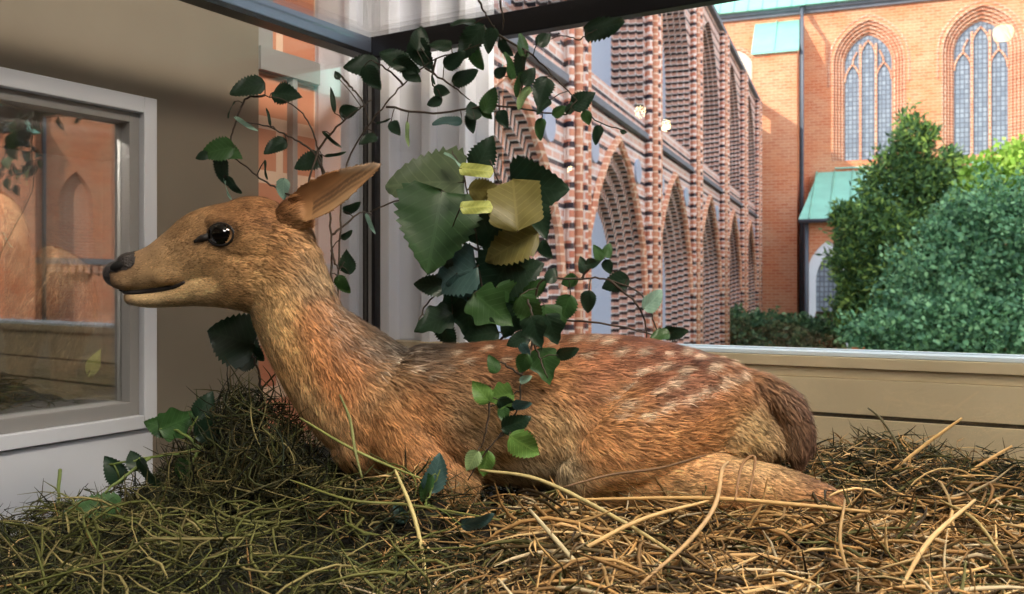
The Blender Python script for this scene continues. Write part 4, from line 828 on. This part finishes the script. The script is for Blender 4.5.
for far, sg in ((False, -1), (True, 1)):
    e = surf(231, 236, far); ec = e+Vector((0, -sg*.0052, 0)); ey = sph('eye', ec, 14.5*U, .0115, 12*U, M['eye'], R(-6))
    rim = MB(); pts = []
    for w_ in np.linspace(0, 2*PI, 25):
        q_ = (231+13.5*math.cos(w_), 236.5+10.5*math.sin(w_)*(1 if math.sin(w_) > 0 else 1.05)); s_ = surf(*q_, far); pts.append(Vector((s_.x, s_.y+sg*.0004, s_.z))-fawn.location)
    rim.tube(pts, .0014, 6, cap=False); rim.obj('eyelid', M['lip'], fawn, True)
    tg = MB(); tg.tube([surf(x_, y_, far)+Vector((0, sg*.0002, 0))-fawn.location for x_, y_ in ((219, 238), (212, 240), (204, 243))], [.0036, .0042, .0016], 8); tg.obj('tear_gland', M['lip'], fawn, True)
    mo = MB(); mp = [(121, 289), (127, 291.5), (140, 292.5), (155, 291), (170, 289), (182, 286), (191, 282)]
    mo.tube([surf(x_, y_, far)+Vector((0, -sg*.0006, 0))-fawn.location for x_, y_ in crom(mp, 4)], [.0018+.0016*math.sin(PI*i/24) for i in range(25)], 8); mo.obj('lip', M['lip'], fawn, True)
# nose pad: the naked black skin round the muzzle tip, lifted just above the coat
def capd(px, py, a, b): 
    a = np.array(a, float); b = np.array(b, float); ab = b-a; t = np.clip(((px-a[0])*ab[0]+(py-a[1])*ab[1])/ab.dot(ab), 0, 1); return np.hypot(px-a[0]-ab[0]*t, py-a[1]-ab[1]*t)
vn = np.zeros_like(co); 
for q_ in range(3): np.add.at(vn, tri[:, q_], cr0)
vn /= np.linalg.norm(vn, axis=1)[:, None]+1e-12
inm = (capd(cpx_, cpy_, (108, 266), (134, 261)) < 9.5) | (capd(cpx_, cpy_, (106, 268), (112, 290)) < 8)
ft = tri[inm[tri].all(1)]; used = np.unique(ft); rem = np.zeros(len(co), int); rem[used] = np.arange(len(used))
nV = co[used]+vn[used]*.0009-FL; nme = bpy.data.meshes.new('nose'); nme.from_pydata(nV.tolist(), [], rem[ft].tolist()); nme.polygons.foreach_set('use_smooth', [True]*len(nme.polygons)); nme.materials.append(M['nose'])
no = bpy.data.objects.new('nose', nme); COL.objects.link(no); no.parent = fawn
for s in (-1, 1): sph('nostril', surf(125, 266, s > 0), 8.5*U, .0042, 4.6*U, mat('nostril_hollow', rgb(8, 6, 6), .8), R(20))

# ------------------------------------------------------------------ plants in the case
def leaf_mesh(kind):
    mb = MB(); rows = 22; cols = 9; g_ = []
    for i in range(rows+1):
        t = i/rows
        if kind == 'oval': w = .36*math.sin(PI*t**.72)**.85*(1+.10*((i % 2)*2-1)*(0.2 < t < .97))
        elif kind == 'heart': w = (.50*math.sin(PI*min(1, t**.55))**.75)*(1+.07*((i % 2)*2-1)*(t < .97))
        elif kind == 'narrow': w = .11*math.sin(PI*t**.8)**.9
        elif kind == 'square': w = .42*min(1, t*6)*min(1, (1-t)*8)*(1+.03*((i % 2)*2-1)*(.1 < t < .9))
        elif kind == 'strip': w = .19*min(1, t*14+.2)*min(1, (1-t)*14+.2)  # plain strip shape, standing in for a label's reflection
        else: w = .42*(math.sin(PI*t**.62)**1.0)*(1+.16*math.sin(t*PI*5)*(t < .9))
        row = []
        for j in range(cols):
            s = -1+2*j/(cols-1); back = -.10*abs(s)**1.5*(1 if kind == 'heart' and t < .25 else .25)
            row.append((w*s, t+back*w*2, .20*abs(s*w)**1.1*(1 if kind != 'strip' else 0)-.16*t*t+.05*math.sin(t*7+s*2)*abs(s)))
        g_.append(row)
    mb.sheet(g_); me = mb.mesh('leaf_'+kind); me.polygons.foreach_set('use_smooth', [True]*len(me.polygons)); return me
LMESH = {}
def get_leaf(kind, m):
    if (kind, m) not in LMESH:
        me = leaf_mesh(kind); me.materials.append(LM[m]); LMESH[(kind, m)] = me
    return LMESH[(kind, m)]
def sprig(name, label, cat, base, stems, leaves, stem_r=.0016, smat='stem', jit=.03):
    """stems: lists of (px, py, Y[, radius factor]); leaves: (px, py, Y, size px, tip angle, roll, kind, material) centred on px, py"""
    root = empty(name, W(*base)); tag(root, label, cat); RL = root.location
    sm = MB(); allp = []
    for st in stems:
        q = crom([list(W(*p[:3])) for p in st], 6)
        q[1:-1] += rng.normal(size=q[1:-1].shape)*.0006; nn = len(q); sm.tube([Vector(p)-RL for p in q], [stem_r*(1-.55*i/nn) for i in range(nn)], 6); allp += [Vector(p) for p in q]
    for (px, py, Y, size, ang, roll, kind, m) in leaves:
        Y2 = Y+random.uniform(-jit, jit)*.5; c = W(px, py, Y2); L_ = size/F*Y2
        pit = R(random.uniform(-22, 22)); T = Vector((math.cos(R(ang))*math.cos(pit), math.sin(pit), math.sin(R(ang))*math.cos(pit))).normalized()
        n0 = Vector((0, -1, 0)); n0 = (n0-T*n0.dot(T)).normalized(); n0 = Matrix.Rotation(R(roll), 3, T) @ n0; X = T.cross(n0)
        o = bpy.data.objects.new('leaf', get_leaf(kind, m)); COL.objects.link(o); o.parent = root
        b = c-T*L_*.5; o.matrix_local = Matrix.Translation(b-RL) @ Matrix((X, T, n0)).transposed().to_4x4() @ Matrix.Scale(L_, 4)
        near = min(allp, key=lambda p: (p-b).length)
        mid = (near+b)/2+Vector((0, 0, .002)); sm.tube([near-RL, mid-RL, b-RL, b+T*L_*.08-RL], [stem_r*.45]*3+[stem_r*.2], 5)
    sm.obj('stem', M[smat], root, True)
    return root
def rl(): return random.uniform(-40, 40)
Y = 1.13
sprig('leafy_twig', 'thin dark leafy twig rising behind the head of the fawn at the left', 'twig', (336, 335, 1.08),
      [[(336, 335, 1.06), (332, 282, 1.07), (331, 235, 1.09), (326, 185, 1.1), (318, 150, Y), (310, 125, Y), (292, 104, Y), (265, 95, Y)],
       [(326, 185, 1.1), (316, 155, Y), (295, 140, Y), (272, 128, Y), (246, 122, Y)], [(318, 150, Y), (336, 128, Y), (352, 114, Y), (372, 100, Y)], [(300, 200, 1.1), (280, 190, Y), (260, 178, Y), (240, 162, Y), (222, 150, Y)],
       [(265, 95, Y), (245, 100, Y), (235, 125, Y), (228, 150, Y), (224, 178, Y)], [(331, 250, 1.08), (338, 268, 1.07), (345, 262, 1.07)], [(331, 235, 1.09), (345, 225, 1.1), (362, 212, 1.12), (372, 215, 1.15)], [(318, 150, Y), (306, 190, 1.1), (296, 215, 1.08)]],
      [(247, 87, Y, 36, 195, 20, 'oval', 'dark'), (286, 94, Y, 32, -10, -10, 'oval', 'dark'), (230, 109, Y, 18, 240, 60, 'narrow', 'dark'), (245, 124, Y, 26, -35, 20, 'narrow', 'mist'), (217, 150, Y, 36, 190, 10, 'oval', 'mid'), (231, 153, Y, 26, -20, -30, 'oval', 'mid'),
       (222, 171, Y, 30, 270, 25, 'oval', 'dark'), (202, 156, Y, 14, 200, 0, 'oval', 'dark'), (233, 186, Y, 22, 300, 40, 'oval', 'dark'), (226, 189, Y, 22, 280, 55, 'narrow', 'mist'), (275, 146, Y, 26, 210, 15, 'oval', 'dark'), (308, 162, Y, 30, 200, 10, 'oval', 'dark'),
       (269, 117, Y, 18, 95, 40, 'narrow', 'dark'), (265, 170, Y, 20, 265, 30, 'narrow', 'dark'), (283, 189, Y, 22, 265, 10, 'oval', 'mist'), (335, 155, Y, 22, 5, 40, 'narrow', 'dark'), (349, 112, Y, 16, 20, 10, 'oval', 'dark'), (333, 100, Y, 26, 95, 20, 'narrow', 'dark'),
       (337, 75, Y, 10, 120, 0, 'oval', 'dark'), (331, 140, Y, 24, -45, 30, 'narrow', 'dark'), (347, 262, 1.07, 26, 100, -20, 'oval', 'dark'), (343, 285, 1.07, 22, 300, 20, 'oval', 'mid'), (347, 235, 1.08, 14, 30, 50, 'oval', 'dark'), (370, 224, 1.15, 24, 290, 10, 'narrow', 'mist'), (352, 208, 1.1, 20, 20, 50, 'oval', 'dark')])
Y = 1.19
sprig('birch_branch', 'long arching leafy branch spreading under the black top bar of the glass case', 'branch', (338, 338, 1.10),
      [[(338, 338, 1.10), (338, 300, 1.12), (340, 230, 1.15), (347, 163, Y), (377, 115, Y), (403, 85, Y), (436, 59, Y), (462, 52, Y), (499, 35, 1.17)],
       [(386, 107, Y), (433, 113, Y), (488, 106, Y), (525, 109, Y), (562, 115, Y), (581, 109, 1.17), (599, 122, 1.16), (625, 131, 1.15)], [(499, 35, 1.17), (533, 56, 1.16), (551, 74, 1.16), (577, 100, 1.15)], [(425, 68, Y), (451, 85, Y), (470, 100, Y)],
       [(403, 85, Y), (388, 70, Y), (372, 60, Y)], [(340, 75, Y), (352, 88, Y), (362, 100, Y), (368, 122, Y)], [(436, 59, Y), (432, 80, Y), (440, 95, Y)], [(478, 0, 1.15), (486, 15, 1.16), (496, 30, 1.17)], [(500, 0, 1.15), (503, 18, 1.16), (503, 30, 1.17)], [(525, 50, 1.16), (524, 75, 1.17), (520, 95, Y)]],
      [(362, 66, 1.25, 36, 180, 10, 'oval', 'dark'), (372, 78, 1.24, 28, 300, 20, 'oval', 'dark'), (394, 58, Y, 34, 150, 20, 'oval', 'dark'), (407, 66, Y, 28, 330, 30, 'oval', 'dark'), (420, 38, Y, 28, 80, 20, 'oval', 'dark'), (421, 54, Y, 36, 300, 20, 'oval', 'dark'), (463, 22, 1.17, 26, 175, 50, 'oval', 'dark'),
       (471, 41, Y, 42, 230, 20, 'oval', 'dark'), (476, 58, Y, 28, 290, 40, 'oval', 'mid'), (490, 40, 1.17, 26, 250, 30, 'oval', 'dark'), (544, 39, 1.15, 20, 40, 10, 'oval', 'dark'), (523, 44, 1.16, 30, 85, 50, 'oval', 'mid'), (520, 64, 1.16, 32, 260, 50, 'oval', 'dark'), (510, 65, 1.16, 30, 95, 60, 'oval', 'mid'), (529, 76, 1.16, 22, 50, 20, 'oval', 'dark'),
       (501, 72, 1.17, 16, 30, 10, 'oval', 'dark'), (466, 77, Y, 30, 20, 50, 'oval', 'dark'), (542, 91, 1.15, 32, 250, 10, 'oval', 'dark'), (519, 84, 1.16, 26, 240, 50, 'oval', 'mid'), (523, 97, 1.16, 26, 235, 50, 'oval', 'pale'), (442, 91, Y, 18, -10, 20, 'oval', 'dark'), (434, 102, Y, 18, 190, 10, 'oval', 'dark'), (490, 100, Y, 28, 60, 30, 'oval', 'mid'),
       (473, 110, Y, 24, 100, 20, 'oval', 'dark'), (486, 112, Y, 18, 300, 30, 'oval', 'mid'), (503, 119, Y, 20, 290, 20, 'oval', 'dark'), (447, 121, Y, 30, 175, 50, 'oval', 'teal'), (471, 122, Y, 22, 270, 30, 'oval', 'dark'), (543, 106, 1.15, 20, 220, 40, 'oval', 'dark'), (540, 129, 1.15, 22, 260, 40, 'oval', 'mid'), (560, 111, 1.15, 18, 30, 30, 'oval', 'mid'),
       (570, 108, 1.15, 14, 60, 30, 'oval', 'dark'), (583, 100, 1.15, 28, 30, 0, 'oval', 'dark'), (587, 118, 1.15, 16, 290, 10, 'oval', 'mid'), (597, 135, 1.15, 20, 250, 40, 'oval', 'dark'), (624, 132, 1.15, 7, 0, 0, 'oval', 'dark'), (349, 111, Y, 20, 10, 20, 'oval', 'dark'), (395, 128, Y, 18, 300, 10, 'oval', 'dark'), (407, 133, Y, 26, 270, 20, 'narrow', 'pale'),
       (368, 139, Y, 20, 200, 30, 'oval', 'dark'), (383, 122, Y, 16, 10, 50, 'narrow', 'dark'), (455, 60, Y, 26, 30, 40, 'oval', 'dark'), (440, 45, Y, 26, 160, 30, 'oval', 'dark'), (505, 48, 1.17, 22, 300, 50, 'oval', 'dark'), (412, 75, Y, 22, 320, 10, 'oval', 'dark'), (432, 75, Y, 20, 270, 60, 'narrow', 'dark')])
sprig('dark_leaf', 'single long dark leaf hanging just under the black bar above the arches', 'leaf', (580, 40, 1.12), [[(580, 40, 1.12), (590, 33, 1.12), (597, 30, 1.12)], [(580, 40, 1.12), (560, 36, 1.15), (533, 45, 1.17)]], [(606, 28, 1.12, 50, 10, 62, 'oval', 'dark')], .0009)
Y = 1.06
sprig('leafy_plant', 'dense plant with big toothed leaves standing behind the back of the fawn', 'plant', (490, 420, 1.06),
      [[(490, 420, 1.06), (485, 350, 1.06), (482, 300, 1.05), (478, 250, 1.05), (470, 205, 1.05), (462, 170, 1.05), (452, 150, 1.05)], [(485, 350, 1.06), (500, 300, 1.05), (512, 250, 1.04), (505, 200, 1.04), (490, 160, 1.04)],
       [(482, 300, 1.05), (455, 290, 1.06), (430, 300, 1.06), (415, 330, 1.06)], [(512, 250, 1.04), (525, 215, 1.04), (532, 195, 1.04)], [(478, 250, 1.05), (455, 240, 1.04), (440, 235, 1.04)], [(470, 205, 1.05), (445, 195, 1.05), (400, 200, 1.05), (370, 212, 1.06)],
       [(490, 350, 1.05), (530, 310, 1.04), (542, 281, 1.03), (581, 279, 1.03), (608, 279, 1.03), (639, 293, 1.03), (650, 312, 1.03), (658, 333, 1.03)], [(500, 345, 1.05), (545, 322, 1.04), (600, 323, 1.03), (646, 333, 1.03), (668, 338, 1.03)], [(581, 279, 1.03), (592, 265, 1.03), (602, 252, 1.03)], [(608, 279, 1.03), (640, 310, 1.03), (648, 345, 1.03)]],
      [(424, 181, Y, 80, 178, 30, 'heart', 'grey'), (435, 230, 1.03, 86, 262, -8, 'heart', 'deep'), (432, 204, Y, 66, 190, 20, 'heart', 'dark'), (484, 154, Y, 40, 60, 10, 'oval', 'dark'), (455, 159, Y, 30, 130, 55, 'narrow', 'mist'), (538, 188, Y, 60, -10, 20, 'heart', 'dark'), (540, 220, Y, 38, 280, 20, 'oval', 'dark'),
       (515, 203, 1.01, 64, 95, 0, 'square', 'olive'), (510, 246, 1.01, 62, 205, 20, 'oval', 'olive'), (476, 170, 1.0, 34, -6, 0, 'strip', 'yellow'), (477, 207, 1.0, 34, 4, 0, 'strip', 'yellow'), (485, 190, 1.02, 34, 0, 20, 'oval', 'olive'), (495, 226, Y, 50, 60, 10, 'heart', 'dark'), (453, 276, 1.03, 56, 200, 30, 'heart', 'teal'), (494, 286, 1.03, 62, 240, 20, 'heart', 'dark'),  # the yellow strips stand in for reflections among the leaves
       (526, 271, 1.03, 44, 20, 10, 'oval', 'dark'), (430, 285, Y, 34, 170, 20, 'oval', 'dark'), (492, 309, 1.02, 52, 320, 0, 'ivy', 'mid'), (433, 321, Y, 42, 200, 30, 'ivy', 'dark'), (468, 320, Y, 46, 270, 20, 'ivy', 'dark'), (455, 302, Y, 44, 220, 0, 'ivy', 'dark'), (569, 281, 1.03, 20, 200, 10, 'oval', 'mid'), (583, 265, 1.03, 18, 100, 20, 'oval', 'dark'), (593, 263, 1.03, 16, 10, 10, 'oval', 'dark'),
       (598, 253, 1.03, 18, 110, 20, 'oval', 'mid'), (608, 250, 1.03, 18, 60, 20, 'oval', 'mid'), (608, 267, 1.03, 16, 290, 10, 'oval', 'dark'), (615, 283, 1.03, 30, 200, 10, 'oval', 'dark'), (588, 302, 1.03, 24, 265, 20, 'oval', 'dark'), (565, 309, 1.03, 32, 250, 10, 'oval', 'mid'), (548, 326, 1.02, 44, 280, 0, 'ivy', 'mid'), (530, 312, 1.02, 40, 300, 10, 'oval', 'mid'), (654, 300, 1.03, 30, 40, 20, 'oval', 'mist'),
       (536, 288, 1.03, 28, 30, 20, 'oval', 'mid'), (552, 275, 1.03, 20, 60, 10, 'oval', 'dark'), (675, 333, 1.03, 26, 0, 30, 'oval', 'dark'), (660, 335, 1.03, 22, 190, 40, 'oval', 'mid'), (510, 322, 1.02, 40, 250, 10, 'ivy', 'dark'), (480, 335, 1.03, 40, 190, 10, 'ivy', 'dark'), (505, 268, 1.04, 36, 100, 10, 'oval', 'mid'), (445, 255, 1.05, 34, 280, 40, 'oval', 'dark'), (545, 250, 1.05, 22, 300, 30, 'oval', 'dark'), (447, 335, Y, 30, 300, 10, 'oval', 'dark'), (466, 290, 1.04, 40, 300, 20, 'ivy', 'teal'), (512, 296, 1.03, 38, 330, 0, 'oval', 'mid')])
sprig('ivy_sprig', 'fresh green sprig hanging down in front of the flank of the fawn', 'sprig', (470, 482, .84),
      [[(528, 300, .98), (532, 318, .93), (534, 340, .865), (522, 375, .85), (518, 408, .845), (498, 438, .84), (481, 458, .84), (468, 480, .84)], [(489, 400, .845), (487, 425, .84), (481, 448, .84)], [(534, 340, .865), (540, 360, .855), (548, 378, .85)], [(522, 375, .85), (505, 365, .85), (494, 360, .85)], [(498, 438, .84), (508, 430, .84), (515, 438, .84)]],
      [(545, 366, .85, 38, 280, 10, 'ivy', 'mid'), (535, 332, .86, 34, 285, 20, 'ivy', 'dark'), (552, 330, .86, 34, 290, 10, 'ivy', 'dark'), (493, 364, .85, 20, 110, 20, 'oval', 'mid'), (523, 364, .85, 24, 250, 10, 'oval', 'mid'), (481, 392, .845, 28, 130, 0, 'oval', 'bright'), (499, 396, .845, 32, 190, 10, 'ivy', 'bright'), (526, 379, .84, 15, 10, 30, 'oval', 'mist'),
       (522, 405, .84, 20, -5, 30, 'oval', 'teal'), (504, 415, .84, 18, 280, 10, 'oval', 'mid'), (516, 424, .835, 32, 20, 10, 'oval', 'dark'), (525, 446, .835, 40, -35, 0, 'oval', 'bright'), (472, 461, .84, 24, 240, 10, 'oval', 'pale'), (485, 464, .84, 28, 260, 10, 'oval', 'bright'), (568, 353, .86, 24, 10, 30, 'oval', 'dark'), (508, 405, .84, 24, 330, 20, 'oval', 'dark'), (518, 340, .87, 26, 200, 20, 'oval', 'dark'), (525, 350, .86, 16, 300, 20, 'oval', 'teal')], .0013)
sprig('hay_leaf_sprig', 'folded dark green leaves lying in the hay below the belly of the fawn', 'sprig', (430, 505, .80), [[(425, 505, .80), (432, 490, .81), (440, 470, .815)], [(430, 505, .80), (410, 512, .80), (398, 515, .80)]],
      [(436, 474, .81, 40, 70, 30, 'oval', 'teal'), (425, 488, .81, 32, 240, 50, 'oval', 'mid'), (400, 514, .80, 22, 120, 20, 'oval', 'teal'), (478, 522, .77, 34, 10, 40, 'oval', 'teal')], .0012, 'stemg')
sprig('nettle_leaf', 'broad dark leaf sticking out under the chin of the fawn', 'leaf', (262, 400, 1.02), [[(262, 400, 1.02), (258, 370, 1.02), (250, 350, 1.02)]], [(229, 337, 1.02, 56, 165, 15, 'heart', 'dark'), (252, 348, 1.03, 34, 300, 20, 'oval', 'dark'), (245, 362, 1.03, 30, 200, 20, 'oval', 'dark')], .0018)
sprig('ground_plant', 'green leafy stems lying on the hay in the lower left corner', 'plant', (200, 470, .98),
      [[(250, 432, .97), (200, 448, .97), (150, 458, .97), (106, 465, .97)], [(200, 448, .97), (185, 435, .98), (165, 425, .99)], [(150, 458, .97), (120, 480, .95), (95, 500, .93)], [(200, 448, .97), (190, 465, .96), (180, 478, .95)], [(60, 470, 1.0), (58, 500, .96), (60, 520, .93)]],
      [(179, 422, .98, 40, 20, 10, 'ivy', 'mid'), (158, 426, .98, 30, 160, 20, 'oval', 'mid'), (182, 471, .95, 30, 240, 20, 'oval', 'mid'), (114, 470, .96, 32, 110, 40, 'oval', 'dark'), (148, 474, .96, 36, 300, 40, 'oval', 'dark'), (92, 507, .93, 56, 178, 60, 'oval', 'mid'), (211, 428, .98, 36, 30, 10, 'oval', 'dark'), (134, 460, .96, 24, 120, 30, 'oval', 'dark'), (205, 405, .99, 30, 60, 20, 'oval', 'dark')], .0022, 'stemg')

# ------------------------------------------------------------------ inside the wall display case
vh_n = 2600; t_ = rng.uniform(VI0+.03, VT1-.03, vh_n); n_ = rng.uniform(-.37, -.03, vh_n)
pp_ = np.array([list(wal(a_, b_, 0)) for a_, b_ in zip(t_, n_)]); zz = VZ0+.006+rng.random(vh_n)*.03
V, Fc, C = strands(pp_[:, 0], pp_[:, 1], zz, rng.uniform(.02, .05, vh_n), rng.uniform(.001, .002, vh_n), rng.uniform(0, 2*PI, vh_n), rng.normal(size=vh_n)*.2, rng.normal(size=vh_n)*1.3, palette(DARKS+[(110, 96, 62)], vh_n), seg=4)
tag(np_obj('dry_grass_litter', V, Fc, C, M['hay']), 'dark dry grass on the floor of the wall display case', 'grass', kind='stuff')
an2 = MB()
def AL(mb, rows, seg=14):
    bd = rows[0][2] > -.01 or len(rows) < 5 and rows[0][2] > 0
    rows = [(q[0]-(.20 if bd else .305), q[1], q[2]+(.03 if q[2] > -.1 else 0), *[v*1.22 if q[2] > -.1 else v for v in q[3:]]) for q in rows]
    Q = crom(rows, 4); P = np.array([list(wal(q[0], q[1], q[2])) for q in Q]); T = np.gradient(P, axis=0); k = len(mb.v); m_ = len(P)
    for p, t, q in zip(P, T, Q):
        t = t/np.linalg.norm(t); s = np.array(NW); s = s-t*s.dot(t); s /= np.linalg.norm(s); u = np.cross(t, s)
        for j in range(seg): w = 2*PI*j/seg; mb.v.append(tuple(p+u*q[3]*math.cos(w)+s*q[4]*math.sin(w)))
    for i in range(m_-1):
        for j in range(seg): mb.f.append((k+i*seg+j, k+i*seg+(j+1) % seg, k+(i+1)*seg+(j+1) % seg, k+(i+1)*seg+j))
    mb.f.append(tuple(k+j for j in range(seg))[::-1]); mb.f.append(tuple(k+(m_-1)*seg+j for j in range(seg)))
AL(an2, [(.66, -.20, .0, .02, .02), (.68, -.20, .0, .075, .06), (.74, -.20, .01, .095, .075), (.82, -.20, .01, .095, .075), (.90, -.20, .02, .08, .06), (.94, -.20, .05, .045, .04), (.965, -.20, .07, .03, .03)])
for (tt, nn2) in ((.700, -.165), (.730, -.235), (.875, -.165), (.885, -.235)):
    AL(an2, [(tt+.06, nn2, -.02, .05, .035), (tt+.02, nn2, -.045, .055, .038), (tt-.005, nn2, -.085, .032, .028), (tt+.004, nn2, -.13, .017, .016), (tt, nn2, VZ0+.012, .014, .014), (tt-.02, nn2+.004, VZ0+.012, .012, .012)])
AL(an2, [(.94, -.20, .07, .03, .028), (.965, -.195, .10, .036, .032), (.985, -.19, .105, .028, .024), (1.0, -.185, .10, .014, .014)])
tmp = an2.obj('tmpa', M['fur']); md = tmp.modifiers.new('r', 'REMESH'); md.mode = 'VOXEL'; md.voxel_size = .004; md.use_smooth_shade = True; s2 = tmp.modifiers.new('s', 'SMOOTH'); s2.iterations = 6
dg = bpy.context.evaluated_depsgraph_get(); dg.update(); ame = bpy.data.meshes.new_from_object(tmp.evaluated_get(dg)); bpy.data.objects.remove(tmp)
ar_ = empty('stuffed_animal', wal(.475, -.20, VZ0)); tag(ar_, 'shaggy brown stuffed animal standing in the wall display case at the left edge', 'animal')
na = len(ame.vertices); ac = np.empty(na*3, np.float32); ame.vertices.foreach_get('co', ac); ac = ac.reshape(-1, 3); at = ame.attributes.new('col', 'FLOAT_COLOR', 'POINT'); c4 = np.ones((na, 4), np.float32); c4[:, :3] = [lin(112), lin(88), lin(64)]; at.data.foreach_set('color', c4.ravel())
ame.materials.clear(); ame.materials.append(M['fur']); ame.calc_loop_triangles(); n3 = len(ame.loop_triangles); tr3 = np.empty(n3*3, np.int32); ame.loop_triangles.foreach_get('vertices', tr3); tr3 = tr3.reshape(-1, 3)
a3, b3, c3 = ac[tr3[:, 0]], ac[tr3[:, 1]], ac[tr3[:, 2]]; cr = np.cross(b3-a3, c3-a3); w3_ = np.linalg.norm(cr, axis=1); nn3 = cr/(w3_[:, None]+1e-12); k3 = 22000; pk = rng.choice(n3, k3, p=w3_/w3_.sum()); u1, u2 = rng.random(k3)*.5, rng.random(k3)*.5
P = a3[pk]+(b3-a3)[pk]*u1[:, None]+(c3-a3)[pk]*u2[:, None]; N = nn3[pk]; dr = np.tile(np.array([GW.x*.5, GW.y*.5, -.8]), (k3, 1))+rng.normal(size=(k3, 3))*.25; dr -= N*(dr*N).sum(1)[:, None]; dr /= np.linalg.norm(dr, axis=1)[:, None]+1e-9
L3 = (.016*(.6+.8*rng.random(k3)))[:, None]; sd = np.cross(dr, N); p1 = P+(dr+N*.4)*L3*.5; p2 = p1+dr*L3*.6; al = np.array(ar_.location)
V = np.stack([P-sd*.0006, P+sd*.0006, p1+sd*.0005, p1-sd*.0005, p2], 1)-al; k5 = (np.arange(k3)*5)[:, None]
fi = np.concatenate([k5+np.array([0, 1, 2])[None], k5+np.array([0, 2, 3])[None], k5+np.array([3, 2, 4])[None]]); cc = palette([(140, 110, 78), (112, 84, 58), (84, 66, 50), (160, 130, 96)], k3)
np_obj('shaggy_coat', V.reshape(-1, 3), fi, np.repeat(cc, 5, 0), M['fur'], ar_)['kind'] = 'stuff'
ame.transform(Matrix.Translation(-ar_.location)); ab = bpy.data.objects.new('body', ame); COL.objects.link(ab); ab.parent = ar_
# pale dry leaf on a stalk in the wall case
Yv = 1.42
q = empty('dry_leaf_stalk', W(74, 418, Yv)); tag(q, 'pale dry leaf on a thin stalk inside the wall display case', 'dried plant')
sm = MB(); sm.tube([Vector(p)-q.location for p in crom([list(W(*p)) for p in [(72, 420, Yv), (76, 400, Yv), (84, 382, Yv), (90, 370, Yv)]], 4)], .0014, 5); sm.obj('stalk', LM['olive'], q, True)
o = bpy.data.objects.new('leaf', get_leaf('narrow', 'yellow')); COL.objects.link(o); o.parent = q; T = Vector((.35, 0, .94)).normalized(); n0 = Vector((0, -1, 0)); X = T.cross(n0); L_ = .05
o.matrix_local = Matrix.Translation(W(88, 378, Yv)-q.location) @ Matrix((X, T, n0)).transposed().to_4x4() @ Matrix.Diagonal((L_*2, L_, L_, 1))
